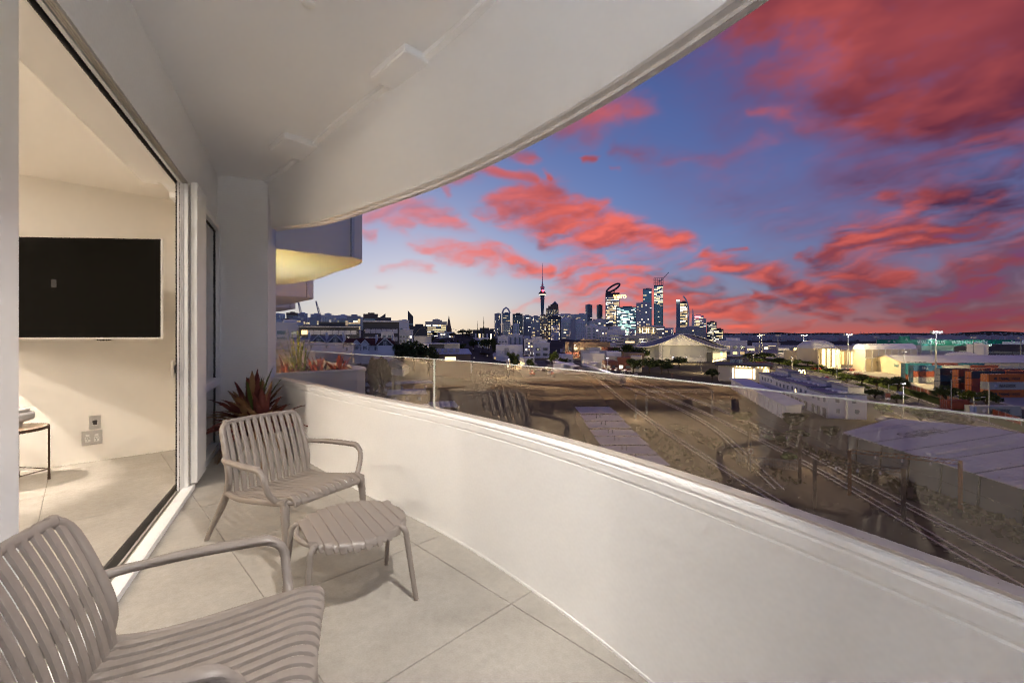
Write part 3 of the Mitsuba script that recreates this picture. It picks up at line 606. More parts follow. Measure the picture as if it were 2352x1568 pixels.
single('tiered_bowl', lathe([(0, -.771), (.085, -.771), (.088, -.742), (.10, -.732), (.15, -.714), (.158, -.700), (.158, -.664), (.15, -.652), (.125, -.648), (.122, -.640), (.13, -.634), (.13, -.622), (.118, -.616), (.10, -.618), (.09, -.64), (0, -.65)], 40, (-4.215, 3.60, 0)), 'grey_ceramic', 'grey tiered ceramic bowl on the round stone side table', 'bowl', smooth=28)

# daybed that the balcony glass mirrors
t = thing('daybed', 'low upholstered daybed against the long wall deep in the room', 'daybed')
def bedm(m): return wallm(m, 3.0)
part(t, 'frame', bedm(rbox(-.85, .85, .08, .78, -1.04, -.97, .01)), 'sofa_fabric')
part(t, 'cushion', bedm(rbox(-.84, .84, .09, .77, -.965, -.84, .03)), 'sofa_fabric')
for x, y in ((-.80, .13), (.80, .13), (-.80, .73), (.80, .73)): part(t, 'leg', bedm(box(x - .025, x + .025, y - .025, y + .025, FLOOR + .004, -1.04)), 'dark_wood')
R = np.random.default_rng(3)
fur = bedm(grid_surface(lambda a, b: [a, b, -.826 + .02 * meshkit.noise(np.array([a * 30, b * 30, 0]))], np.linspace(-.5, .6, 40), np.linspace(.05, .8, 30)))
single('fur_throw', fur, 'throw_fur', 'dark fur throw spread over the daybed', 'throw', smooth=True)

# ================================================================== the land
GZ = -21.0
def sstep(a, b, x):
    t = np.clip((np.asarray(x, float) - a) / (b - a), 0, 1); return t * t * (3 - 2 * t)
def land(x, y):
    x, y = np.asarray(x, float), np.asarray(y, float); r = x / np.maximum(y, 1)
    left = sstep(-.10, -.34, r) * (11 * sstep(150, 225, y) + 8 * sstep(240, 340, y) + 12 * sstep(420, 800, y))
    mid = sstep(.02, -.14, r) * (6 * sstep(230, 330, y) + 16 * sstep(380, 600, y)) * sstep(-.40, -.12, r)
    town = 12 * sstep(450, 900, y) * sstep(.42, .2, r)
    return GZ + np.maximum(np.maximum(left, mid), town) * sstep(3500, 2500, y)
ys = np.r_[np.linspace(-60, 900, 97), np.geomspace(920, 9000, 30)]
rs = np.linspace(-2.2, 2.2, 89)
def _land(a, b):
    y = a; x = b * max(abs(y), 60) if y > 60 else b * 60
    return [x, y, float(land(x, y))]
single('ground', grid_surface(_land, ys, rs), mat('earth', mikit.proc(lambda p, n, uv: mix((.075, .07, .062), (.15, .14, .12), fbm(p.x * .03, p.y * .03, 0, 3))), None), 'dark ground of the rail yard and the town', kind='structure', smooth=True)
def _hill(seed, y0, h, base):
    def f(a, b):
        az = a; rr = y0 * (1 + .35 * b)
        top = h * (.55 + .9 * float(meshkit.fbm(np.array([math.degrees(az) * .23, seed, 0.0]), 4, seed)))
        return [math.sin(az) * rr, math.cos(az) * rr, base + top * math.sin(min(b * 2, 1) * math.pi / 2)]
    return f
mat('far_hill', mikit.proc(lambda p, n, uv: mix((.055, .065, .045), (.11, .115, .09), fbm(p.x * .008, p.y * .008, p.z * .02, 4))), None)
single('hills', grid_surface(_hill(5, 5200, 68, -40), np.radians(np.linspace(-62, 62, 260)), np.linspace(0, 1, 7)), 'far_hill', 'low dark hills along the horizon', kind='structure', smooth=True)
def sheet(name, poly, z, m, label):
    return single(name, prism(poly, z - .3, z), m, label, kind='structure')
mat('ballast', mikit.proc(lambda p, n, uv: mix((.07, .052, .038), (.19, .145, .105), fbm(p.x * .22, p.y * .09, 0, 3) * .8 + .2 * noise(p.x * .9, p.y * .4, 0))), None)
mat('asphalt', mikit.proc(lambda p, n, uv: mix((.045, .045, .048), (.075, .072, .07), fbm(p.x * .1, p.y * .1, 0, 3))), .8)
mat('turf', mikit.proc(lambda p, n, uv: mix((.05, .075, .02), (.11, .13, .04), fbm(p.x * .12, p.y * .12, 0, 3))), None)
mat('yard_concrete', mikit.proc(lambda p, n, uv: mix((.20, .19, .17), (.32, .30, .27), fbm(p.x * .12, p.y * .12, 0, 5))), .8)
sheet('rail_yard', [(22, 14), (56, 14), (57, 60), (58, 90), (66, 150), (60, 200), (52, 280), (40, 330), (26, 330), (36, 200), (26, 100)], GZ + .05, 'ballast', 'stony brown rail yard')
RD = curve([(84, 10), (90, 50), (98, 85), (124, 140), (150, 200), (176, 280), (200, 360), (216, 450), (224, 620)], 60)
sheet('verge', sg.Polygon(np.vstack([RD - plan_normals(RD) * 19, (RD + plan_normals(RD) * 4)[::-1]])).buffer(0), GZ + .10, 'turf', 'grass verge with trees along the road')
sheet('road', sg.LineString(RD).buffer(8.5, cap_style=2), GZ + .16, 'asphalt', 'wide asphalt road past the port')
sheet('port_yard', [(104, 60), (150, 130), (168, 190), (200, 270), (232, 360), (250, 700), (1200, 900), (900, 300), (330, 60)], GZ + .06, 'yard_concrete', 'concrete yard of the port')
k = thing('road_marking', 'white lane lines on the road', kind='structure')
RN = plan_normals(RD)
for off in (-7.6, 7.6): part(k, 'edge_line', sweep(RD[2:40] + RN[2:40] * off, [(-.09, GZ + .164), (.09, GZ + .164), (.09, GZ + .168), (-.09, GZ + .168)]), 'white_plastic')
RS = np.r_[0, np.cumsum(np.linalg.norm(np.diff(RD, axis=0), axis=1))]
def road_at(s, off):
    p = np.array([np.interp(s, RS, RD[:, 0]), np.interp(s, RS, RD[:, 1])]); q = np.array([np.interp(s + 1, RS, RD[:, 0]), np.interp(s + 1, RS, RD[:, 1])])
    t = (q - p) / np.linalg.norm(q - p); return p + np.array([-t[1], t[0]]) * off, math.atan2(t[1], t[0])
dash = []
for off in (-3.6, 0, 3.6):
    for s in np.arange(20, 330, 9.0):
        p, a = road_at(s, off); dash.append(turn(box(-1.5, 1.5, -.07, .07, GZ + .164, GZ + .168), a)); dash[-1] = move(dash[-1], (*p, 0))
part(k, 'lane_dash', join(dash), 'white_plastic', stuff=True)

# ------------------------------------------------------------------ materials of the town
for n_, c_ in dict(town_white=(.78, .79, .80), town_pale=(.66, .67, .68), town_grey=(.44, .455, .47), town_dark=(.09, .095, .10), town_brown=(.22, .16, .12), town_red=(.22, .085, .06), town_cream=(.62, .57, .46), town_blue=(.20, .27, .34), town_teal=(.11, .22, .25)).items():
    mat(n_, c_, .7, spec=.3)
mat('roof_tile', (.10, .04, .03), .8, spec=.2)
mat('zinc_roof', mikit.proc(lambda p, n, uv: mix((.46, .48, .51), (.60, .62, .65), fbm(p.x * .25, p.y * .25, 0, 4))), .55)
mat('dark_roof', mikit.proc(lambda p, n, uv: mix((.14, .155, .17), (.22, .235, .25), fbm(p.x * .25, p.y * .25, 0, 4))), .55)
mat('town_glass', (.22, .27, .32), .10, metallic=.75)
mat('blue_glass', (.22, .36, .44), .08, metallic=.85)
mat('galvanised', (.30, .31, .31), .5, metallic=.4)
mat('rust_metal', (.16, .065, .028), .75)
mat('timber', (.12, .09, .065), .85)
mat('rail_steel', (.72, .70, .68), .35, metallic=.6)
mat('lamp_body', (.5, .5, .5), .4)
YEL, AMB, COOL, ORA, GRN, RED = np.array([1, .74, .34]), np.array([1, .66, .30]), np.array([1, .88, .68]), np.array([1, .50, .14]), np.array([.25, 1, .45]), np.array([1, .03, .05])
TEAL = np.array([.62, 1, .86])

def quads(ps):           # ps: (n, 4, 3)
    ps = np.asarray(ps, float).reshape(-1, 4, 3); n = len(ps); i = np.arange(n)[:, None] * 4
    return ps.reshape(-1, 3), np.vstack([i + [0, 1, 2], i + [0, 2, 3]])
RB = np.random.default_rng(77)
def facade(o, ex, w, z0, z1, style, fh, cw, lit, groups, off=.10):
    """Panes on one face. o: left foot, ex: unit vector to the right, outward = right-hand normal of ex. Fills groups: 'dark' and each lit colour."""
    nx = np.array([ex[1], -ex[0], 0.0]); e3 = np.array([ex[0], ex[1], 0.0]); O = np.array([o[0], o[1], 0.0]) + nx * off
    nf = max(1, int((z1 - z0) / fh)); nc = max(1, int(w / cw)); cwx = w / nc
    nf = nf if fh < (z1 - z0) * 1.05 and cw < w * 1.6 else 0
    for f in range(nf):
        zb = z0 + f * fh + fh * .28; zt = z0 + f * fh + fh * .80
        run = 0
        for c in range(nc):
            if style == 'grid': a, b = c * cwx + cwx * .20, (c + 1) * cwx - cwx * .20
            elif style == 'vert': a, b = c * cwx + cwx * .30, (c + 1) * cwx - cwx * .30; zb, zt = z0 + f * fh + fh * .04, z0 + (f + 1) * fh - fh * .04
            else: a, b = c * cwx + cwx * .03, (c + 1) * cwx - cwx * .03
            if style == 'glass': zb, zt = z0 + f * fh + fh * .12, z0 + (f + 1) * fh - fh * .10
            if run <= 0:
                on = RB.random() < lit; run = RB.integers(1, 5) if style in ('band', 'glass') else 1; tone = RB.integers(0, 3)
            run -= 1
            q = [O + e3 * a + [0, 0, zb], O + e3 * b + [0, 0, zb], O + e3 * b + [0, 0, zt], O + e3 * a + [0, 0, zt]]
            groups.setdefault(f'lit{tone}' if on else 'dark', []).append(q)
def footprint(u0, u1, depth, deep, yaw=0.0):
    c = spot((u0 + u1) / 2, HOR, depth); w = (u1 - u0) / FOCAL * depth
    face = -math.atan2(c[0], c[1]) + yaw; w = w / max(abs(math.cos(yaw)) + .5 * abs(math.sin(yaw)), .6)
    ex, ey = np.array([math.cos(face), math.sin(face)]), np.array([-math.sin(face), math.cos(face)])
    p = c[:2]; return [p - ex * w / 2, p + ex * w / 2, p + ex * w / 2 + ey * deep, p - ex * w / 2 + ey * deep], ex, ey, w
def glow(k, groups, tones, glass, power):
    if groups.get('dark'): part(k, 'window', quads(groups['dark']), glass, stuff=True)
    for i in range(3):
        if groups.get(f'lit{i}'): part(k, 'lit_window', quads(groups[f'lit{i}']), glass, stuff=True, emit=tones[i] * power * (.55, .95, .26)[i])
def tower(name, label, u0, u1, vt, depth, wall='town_pale', style='band', lit=.3, yaw=0.0, deep=None, fh=3.4, cw=2.6, tones=(YEL, COOL, AMB), glass='town_glass', power=.9, cat='building', group=None, base=None, roof=True, ztop=None, gap=.0):
    F, ex, ey, w = footprint(u0, u1, depth, deep or (u1 - u0) / FOCAL * depth * .7, yaw)
    z1 = (HOR - vt) / FOCAL * depth if ztop is None else ztop
    z0 = base if base is not None else float(min(land(*F[0]), land(*F[2]))) - 2
    k = thing(name, label, cat, group)
    part(k, 'wall', prism(F, z0, z1), wall)
    g = {}
    d = np.linalg.norm(F[2] - F[1]); e = w * .04
    gz = max(z0 + 2.5, (HOR - 850) / FOCAL * depth)
    facade(F[0] + ex * e, ex, w - 2 * e, gz, z1 - 1.2, style, fh, cw, lit, g)
    facade(F[1] + ey * d * .04, ey, d * .92, gz, z1 - 1.2, style, fh, cw, lit * .8, g)
    facade(F[3] - ey * d * .04, -ey, d * .92, gz, z1 - 1.2, style, fh, cw, lit * .8, g)
    glow(k, g, tones, glass, power)
    if roof:
        c = (F[0] + F[2]) / 2
        part(k, 'roof_plant', obox((*(c + ex * w * .05), z1), (w * .45, d * .4, min(3.5, w * .16)), math.atan2(ex[1], ex[0])), wall)
        q = np.array(F); m = q.mean(0); 
        part(k, 'parapet', prism(sg.Polygon(q).buffer(.15, join_style=2).difference(sg.Polygon(q).buffer(-.35, join_style=2)), z1 - .2, z1 + .9), wall)
    return k, F, ex, ey, w, z0, z1
U = lambda X: 1058.4 + X * .26667          # the skyline was measured on an enlargement
V = lambda Y: 588.0 + Y * .26667
def sky_b(name, label, X0, X1, Y, depth, *a, **k): return tower(name, label, U(X0), U(X1), V(Y), depth, *a, **k)

# the skyline, left to right
sky_b('apartment_tower', 'slim pale blue-grey tower at the left end of the skyline', 302, 356, 497, 1250, 'town_grey', 'grid', .10, .5, fh=3.2, cw=3)
k, F, ex, ey, w, z0, z1 = sky_b('round_top_tower', 'dark blue tower with a rounded white crown behind the slim left tower', 356, 424, 492, 1500, 'town_blue', 'band', .12)
c = sum(F) / 4; part(k, 'crown', tube([[*(c - ex * w * .5), z1], [*(c - ex * w * .3), z1 + 14], [*c, z1 + 20], [*(c + ex * w * .3), z1 + 14], [*(c + ex * w * .5), z1]], 3.0, 8), 'town_white')
sky_b('apartment_block', 'dark twin block behind the white striped slab', 446, 532, 500, 1150, 'town_dark', 'grid', .14)
sky_b('striped_slab', 'low white slab with dark vertical stripes at the left of the skyline', 452, 502, 585, 900, 'town_white', 'vert', .03, fh=30, cw=4.2)
sky_b('apartment_block', 'broad grey block left of the tall needle tower', 538, 612, 515, 1200, 'town_grey', 'band', .12, .3)
sky_b('apartment_block', 'grey gridded block in front of the tall needle tower', 600, 682, 523, 1050, 'town_grey', 'grid', .12)
sky_b('apartment_block', 'brown block with yellow windows just right of the foot of the needle tower', 682, 742, 510, 1100, 'town_brown', 'grid', .30)
sky_b('lit_apartment_block', 'dark framed apartment block with many glowing yellow windows', 748, 862, 524, 950, 'town_dark', 'grid', .62, fh=4, cw=4.6, tones=(YEL, AMB, YEL), power=.8)
sky_b('apartment_block', 'wide pale block behind the glowing apartment block', 800, 985, 503, 1350, 'town_pale', 'grid', .16)
sky_b('apartment_block', 'white banded block beside the blank dark slab', 862, 952, 540, 1050, 'town_white', 'band', .10)
sky_b('blank_slab', 'blank dark grey slab in the middle of the skyline', 948, 988, 545, 880, 'town_grey', 'band', .0, cw=50, fh=60)
sky_b('apartment_block', 'white block with rows of small dark windows beside the blank slab', 986, 1070, 556, 880, 'town_white', 'grid', .07, fh=3.4, cw=4.2)
sky_b('stepped_block', 'green-topped block behind the white block with small windows', 986, 1088, 502, 1250, 'town_pale', 'band', .2)
sky_b('slim_tower', 'slim blue-grey tower alone against the orange cloud', 1085, 1138, 420, 1600, 'town_blue', 'band', .03, .5)
sky_b('slim_tower', 'slim black tower just left of the ring-topped tower', 1181, 1225, 422, 1650, 'town_dark', 'band', .04, .5)
sky_b('apartment_block', 'dark block at the foot of the slim black tower', 1140, 1245, 545, 1300, 'town_grey', 'grid', .2)
# tower with the ring on top
k, F, ex, ey, w, z0, z1 = sky_b('ring_topped_tower', 'lit office tower with a tilted oval ring on its roof', 1246, 1366, 345, 1500, 'town_grey', 'band', .70, 0, fh=4.2, cw=4, roof=False, power=1.0)
c = sum(F) / 4; dia = w * .46
part(k, 'crown', prism([F[0], F[1], F[2], F[3]], z1, z1 + 12), 'town_dark')
ring = [[*(c + ex * (dia * math.cos(a) + w * .05) + ey * dia * .5 * math.sin(a)), z1 + 30 + 12 * math.cos(a) + 10 * math.sin(a)] for a in np.linspace(0, 2 * np.pi, 40)[:-1]]
part(k, 'roof_ring', tube(ring, 3.4, 8, closed=True), 'town_dark', smooth=40)
part(k, 'ring_strut', join([bar([*(c + ex * w * s), z1 + 10], [*(c + ex * w * (s + .05)), z1 + 22 + 14 * s / .46], 3) for s in (-.3, .1)]), 'town_dark')
def sign_on(k, text, h, F, ex, x, z, m, emit, bold=True, name='sign'):
    t = meshkit.text_mesh(text, h, .3, bold); v = np.asarray(t.vertices); p = F[0] + ex * x; nx = np.array([ex[1], -ex[0]])
    P = p + v[:, :1] * ex + v[:, 2:3] * nx + nx * .3
    part(k, name, (np.column_stack([P, z + v[:, 1]]), np.asarray(t.faces)), m, emit=emit)
sign_on(k, 'vero', 15, F, ex, w * .56, z1 - 8, 'town_red', ORA * 2.5)
sky_b('teal_glass_tower', 'broad teal glass office tower full of lit floors', 1340, 1512, 440, 1250, 'town_teal', 'glass', .55, 0, fh=4, cw=3.2, glass='blue_glass', tones=(TEAL, COOL, TEAL), power=.9)
sky_b('lattice_block', 'pale block with a pattern of diamonds beside the teal glass tower', 1513, 1626, 405, 1100, 'town_pale', 'grid', .22, fh=3.6, cw=4.5)
sky_b('blue_glass_tower', 'tall dark blue glass tower left of the tower under construction', 1570, 1643, 283, 1500, 'town_blue', 'glass', .05, 0, glass='blue_glass')
k, F, ex, ey, w, z0, z1 = sky_b('unfinished_tower', 'tallest square tower still under construction with a crane on top', 1666, 1740, 250, 1450, 'town_dark', 'glass', .06, 0, roof=False, glass='blue_glass')
g = {}; facade(F[0], ex, w, z1 - 60, z1 - 2, 'band', 4.2, 3.2, .75, g, .3); glow(k, g, (COOL, YEL, COOL), 'town_glass', 1.1)
for i in range(16):
    z = z1 - 62 - i * 16
    if z < 20: break
    part(k, 'diagrid', join([bar([*(F[0] + ex * w * a), z, ] if False else [*(F[0] + ex * w * a - ey * .6), z], [*(F[0] + ex * w * b - ey * .6), z - 16], 1.1) for a, b in ((0, .25), (.25, 0), (.25, .5), (.5, .25), (.5, .75), (.75, .5), (.75, 1), (1, .75))]), 'galvanised')
for a in np.linspace(0, 1, 6): part(k, 'steel_post', bar([*(F[0] + ex * w * a), z1], [*(F[0] + ex * w * a), z1 + 24], 1.4), 'galvanised')
for z in (8, 16, 24): part(k, 'steel_beam', bar([*F[0], z1 + z], [*F[1], z1 + z], 1.2), 'galvanised')
def crane(name, label, foot, tip, w, counter, m='lamp_body', cat='crane'):
    k = thing(name, label, cat); foot, tip = np.asarray(foot, float), np.asarray(tip, float)
    d = (tip - foot); L = np.linalg.norm(d); t = d / L; s = np.array([t[1], -t[0], 0]); s /= np.linalg.norm(s) + 1e-9; u = np.cross(s, t)
    n = max(6, int(L / (w * 1.6)))
    for a, b in ((1, 1), (1, -1), (-1, 0)): part(k, 'chord', bar(foot + (s * a + u * b) * w / 2, tip + (s * a + u * b) * w / 5, w * .22), m)
    part(k, 'lattice', join([bar(foot + d * i / n + (s * (1 if i % 2 else -1)) * w / 2 * (1 - .6 * i / n), foot + d * (i + 1) / n + (s * (-1 if i % 2 else 1)) * w / 2 * (1 - .6 * i / n), w * .14) for i in range(n)]), m)
    part(k, 'counterweight', obox(foot - np.array([t[0], t[1], 0]) * w * 2 - [0, 0, w], (w * 2.2, w * 1.5, w * 1.6)), 'town_grey')
    return k
p = spot(U(1720), V(215), 1450); q = spot(U(1790), V(140), 1470)
crane('tower_crane', 'thin crane jib on top of the unfinished tower', p, q, 3.0, 1, 'galvanised')
k, F, ex, ey, w, z0, z1 = sky_b('sail_tower', 'lit tower with a curved white blade rising along its right edge', 1888, 1950, 395, 1250, 'town_dark', 'band', .78, 0, fh=4.2, cw=3.4, power=1.1)
part(k, 'blade', tube(curve([spot(U(1960), V(625), 1248), spot(U(1962), V(470), 1248), spot(U(1955), V(420), 1248), spot(U(1938), V(375), 1248), spot(U(1916), V(346), 1248)], 24), 2.3, 8), 'town_white', smooth=40)
part(k, 'side_wing', prism(footprint(U(1856), U(1888), 1255, 30)[0], z0, (HOR - V(380)) / FOCAL * 1255), 'town_blue')
part(k, 'roof_sign', prism(footprint(U(1856), U(1886), 1250, 6)[0], (HOR - V(390)) / FOCAL * 1255, (HOR - V(378)) / FOCAL * 1255), 'town_white', emit=COOL * 1.2)
k, F, ex, ey, w, z0, z1 = sky_b('spire_tower', 'rounded office tower with a white spire at its left side', 1996, 2088, 515, 1150, 'town_pale', 'band', .5, 0, tones=(COOL, YEL, YEL))
part(k, 'spire', tube([spot(U(1999), V(600), 1149), spot(U(2000), V(520), 1149), spot(U(1998), V(452), 1149)], [3.5, 2.6, .5], 8), 'town_white')
part(k, 'crown_sign', prism(footprint(U(2018), U(2062), 1148, 2)[0], (HOR - V(528)) / FOCAL * 1148, (HOR - V(520)) / FOCAL * 1148), 'town_white', emit=RED * 1.6 + .4)
sky_b('office_block', 'grey office block stepping down behind the spire tower', 2085, 2112, 540, 1200, 'town_pale', 'band', .4)
sky_b('office_block', 'lit office block with a white sign at the right end of the skyline', 2124, 2200, 570, 1050, 'town_dark', 'band', .7, 0, tones=(COOL, YEL, COOL))
sky_b('office_block', 'low dark office block last in the skyline on the right', 2180, 2258, 632, 950, 'town_dark', 'band', .45)
sky_b('office_block', 'wide dark block in front of the sail tower', 1858, 2104, 617, 800, 'town_grey', 'band', .18, 0, tones=(YEL, AMB, YEL))
sky_b('office_block', 'small pale block alone between the hotel and the sail tower', 1770, 1810, 648, 900, 'town_grey', 'band', .0)
# needle tower
def needle():
    D = 1830; c = spot(U(703), HOR, D); k = thing('needle_tower', 'tall slender concrete tower with a round pod and long mast', 'tower')
    z = lambda Y: (HOR - V(Y)) / FOCAL * D; r = lambda X: X * .26667 / FOCAL * D
    o = (c[0], c[1], 0)
    part(k, 'shaft', lathe([(r(16), -20), (r(11), z(500)), (r(14), z(440)), (r(16), z(380)), (r(17), z(352)), (r(19), z(345))], 20, o), 'town_teal', smooth=40)
    part(k, 'leg_skirt', lathe([(r(20), -20), (r(13), z(505)), (r(12), z(498))], 12, o), 'town_grey', smooth=40)
    part(k, 'pod_band', lathe([(r(19), z(372)), (r(19), z(360))], 20, o), 'town_blue', smooth=40)
    part(k, 'pod', lathe([(r(14), z(350)), (r(24), z(340)), (r(33), z(326)), (r(33), z(320)), (r(24), z(310)), (r(16), z(300))], 24, o), 'town_dark', smooth=30)
    part(k, 'pod_window', lathe([(r(25.5), z(339)), (r(31), z(330))], 24, o), 'town_glass', emit=COOL * .5)
    part(k, 'upper_pod', lathe([(r(13), z(302)), (r(15), z(282)), (r(19), z(270)), (r(18), z(265)), (r(9), z(260)), (r(7), z(240)), (r(5), z(238))], 20, o), 'town_grey', smooth=30)
    part(k, 'mast', lathe([(r(4.5), z(240)), (r(3.2), z(180)), (r(2.4), z(120)), (r(1.2), z(60))], 8, o), 'town_white', smooth=40)
    part(k, 'beacon', move(trimesh.creation.icosphere(1, 5), (c[0], c[1] - 30, z(305))), 'town_white', emit=RED * 4)
needle()
# stepped hotel with pyramid top
k, F, ex, ey, w, z0, z1 = sky_b('stepped_hotel', 'brown stepped hotel with a glowing pointed roof beside the needle tower', 735, 842, 450, 1600, 'town_brown', 'grid', .16)
for X0, X1, Y in ((752, 840, 428), (772, 838, 415)): part(k, 'step', prism(footprint(U(X0), U(X1), 1602, 40)[0], z1, (HOR - V(Y)) / FOCAL * 1600), 'town_brown')
f = footprint(U(785), U(835), 1603, 50)[0]; zb, zt = (HOR - V(418)) / FOCAL * 1600, (HOR - V(386)) / FOCAL * 1600; cc = sum(f) / 4
part(k, 'pyramid_roof', (np.array([[*p, zb] for p in f] + [[*cc, zt]]), np.array([[0, 1, 4], [1, 2, 4], [2, 3, 4], [3, 0, 4]])), 'town_dark')
part(k, 'roof_light', join([bar([*f[0], zb + 1], [*cc, zt + 1], 1.6), bar([*f[1], zb + 1], [*cc, zt + 1], 1.6)]), 'town_white', emit=YEL * 1.4)

# middle distance
sky_b('white_stepped_building', 'large white stepped building with a green panel on its blank wall', 1076, 1180, 600, 620, 'town_white', 'grid', .06, cw=6, fh=4)
sky_b('white_stepped_building', 'white block with a lit entrance tower beside the white stepped building', 1160, 1266, 618, 615, 'town_white', 'grid', .14, cw=3.4, fh=3.6)
sky_b('white_stepped_building', 'pale upper block behind the white stepped building', 1110, 1250, 560, 720, 'town_pale', 'band', .08)
sky_b('banded_office', 'blue-white office block with long dark window bands and a rounded roof', 1267, 1412, 640, 560, 'town_white', 'band', .05, 0, fh=4.0, cw=3)
sky_b('banded_office', 'pale curved top storey of the banded office block', 1285, 1370, 612, 575, 'town_pale', 'band', .05)
k, *_ = sky_b('lit_hotel', 'long cream hotel with bright lamps along its top storeys', 1516, 1752, 612, 700, 'town_cream', 'band', .35, 0, tones=(YEL, COOL, YEL))
part(k, 'roof_lantern', prism(footprint(U(1640), U(1745), 702, 30)[0], (HOR - V(612)) / FOCAL * 700, (HOR - V(598)) / FOCAL * 700), 'town_white')
for X in (1540, 1562, 1598, 1612, 1655, 1690, 1700): part(k, 'facade_lamp', prism(footprint(U(X), U(X + 5), 697, 1)[0], (HOR - V(660)) / FOCAL * 700, (HOR - V(622)) / FOCAL * 700), 'town_white', emit=YEL * 1.8)
sky_b('terraced_building', 'low terraced building with lit floors left of the arena roof', 1410, 1700, 690, 520, 'town_grey', 'band', .35, 0, tones=(YEL, AMB, COOL))
sky_b('low_brown_building', 'long low brown building with a row of yellow windows', 900, 1282, 748, 420, 'town_brown', 'grid', .30, 0, fh=5, cw=5.5)
sky_b('low_white_building', 'white three storey building below the striped slab', 318, 405, 695, 480, 'town_white', 'grid', .05)
sky_b('low_white_building', 'pale block with tall white window bays beside the three storey building', 405, 532, 685, 500, 'town_pale', 'vert', .12, fh=9, cw=4)
k, F, ex, ey, w, z0, z1 = sky_b('blank_white_building', 'big windowless white building above the station road', 302, 534, 765, 330, 'town_white', 'grid', .0, cw=200, fh=80, roof=False)
part(k, 'grey_panel', prism(footprint(U(378), U(416), 329.6, .2)[0], -15, (HOR - V(790)) / FOCAL * 330), 'town_grey')
sky_b('low_white_building', 'plain white block behind the station trees', 628, 765, 752, 400, 'town_white', 'grid', .0, cw=5, fh=5)
sky_b('low_white_building', 'low pale terrace with a lit balcony above the station', 545, 745, 722, 460, 'town_pale', 'grid', .3)
sky_b('striped_office', 'dark office with white vertical stripes below the wooded hill', 105, 284, 640, 560, 'town_dark', 'vert', .22, 0, fh=16, cw=4.4, tones=(COOL, YEL, COOL), glass='town_white')
sky_b('station_hall', 'low grey station hall with a pale flat roof', 1035, 1255, 825, 300, 'town_grey', 'band', .10, 0)
sky_b('station_hall', 'lower wing of the station hall facing the tracks', 1050, 1235, 850, 282, 'town_pale', 'band', .0, 0, cw=30, fh=9)
# smaller neighbours that fill the centre
fill = np.random.default_rng(12)
for i in range(46):
    X = fill.uniform(20, 1860); D = fill.uniform(650, 1500); Y = fill.uniform(560, 690) + (60 if X < 300 else 0); wX = fill.uniform(28, 75)
    if 1480 < X < 1760 and D < 720: D += 200
    tower('city_building', 'one of the crowded smaller city buildings between the towers', U(X), U(X + wX), V(Y), D, ['town_white', 'town_pale', 'town_grey', 'town_dark', 'town_brown', 'town_cream'][fill.integers(6)], ['band', 'grid', 'grid'][fill.integers(3)], fill.uniform(.10, .5), fill.uniform(-.5, .5), group='smaller city buildings between the towers', roof=False)

# left: the hillside suburb
W = lambda X: 627.2 + X * .13333
Z = lambda Y: 690.0 + Y * .13333
LH = [(35, 132, 228, 820, 'grid', .12, 'town_pale'), (120, 205, 236, 800, 'grid', .10, 'town_white'), (245, 420, 218, 850, 'band', .16, 'town_brown'), (300, 480, 300, 700, 'band', .30, 'town_grey'), (420, 592, 228, 900, 'grid', .08, 'town_pale'), (592, 660, 300, 700, 'band', .3, 'town_pale'),
      (660, 822, 242, 860, 'grid', .08, 'town_pale'), (640, 800, 300, 640, 'grid', .12, 'town_grey'), (840, 1052, 258, 780, 'grid', .10, 'town_pale'), (898, 1005, 232, 900, 'band', .1, 'town_pale'), (1050, 1132, 268, 820, 'grid', .08, 'town_pale'), (1130, 1275, 258, 880, 'grid', .06, 'town_white'), (1130, 1300, 330, 660, 'band', .35, 'town_grey'),
      (1285, 1510, 272, 760, 'band', .50, 'town_grey'), (1510, 1572, 292, 800, 'grid', .1, 'town_pale'), (160, 300, 330, 620, 'grid', .35, 'town_red'), (40, 160, 340, 600, 'grid', .3, 'town_pale')]
LW = ['pale', 'grey', 'tall brown', 'dark lit', 'broad pale', 'small dark', 'pale gridded', 'dark low', 'square grey', 'high grey', 'narrow pale', 'wide pale', 'dark terraced', 'brightly lit', 'narrow grey', 'low red', 'low grey']
for (X0, X1, Y, D, st, li, wm), ad in zip(LH, LW):
    tower('hillside_block', f'{ad} apartment block among the blocks on the left hill', W(X0), W(X1), Z(Y), D, wm, st, li * 1.6, 0.1, fh=3.2, cw=3.4)
tower('grey_apartments', 'grey and white three storey apartments at the left behind the planter', W(30), W(500), Z(398), 300, 'town_pale', 'grid', .06, 0, fh=4.4, cw=6.4)
k, F, ex, ey, w, z0, z1 = tower('dark_terrace', 'long black terrace of flats with pale curtained windows and orange lit rooms', W(495), W(1450), Z(452), 290, 'town_dark', 'band', .5, 0, fh=5.4, cw=3.6, tones=(ORA, ORA * [1, 1.2, 1.6], COOL), power=.8, glass='town_pale')
for z in (z1 - .3,): part(k, 'roof_edge', prism(footprint(W(490), W(1452), 289, 1.0)[0], z, z + .5), 'town_white')
tower('dark_flats', 'dark four storey flats with a pale roof edge and white window groups', W(1570), W(2162), Z(365), 330, 'town_dark', 'band', .12, 0, fh=6.0, cw=3.8, glass='town_pale', tones=(ORA, COOL, ORA), power=.8)
k = labels and thing('roof_fascia', 'pale flat roof overhanging the dark four storey flats', 'roof'); part(k, 'slab', prism(footprint(W(1562), W(2168), 328, 14)[0], (HOR - Z(372)) / FOCAL * 330, (HOR - Z(345)) / FOCAL * 330), 'town_pale')
tower('brown_flats', 'brown block with glowing windows behind the dark four storey flats', W(1560), W(1800), Z(245), 480, 'town_brown', 'band', .35, 0, tones=(ORA, AMB, YEL))
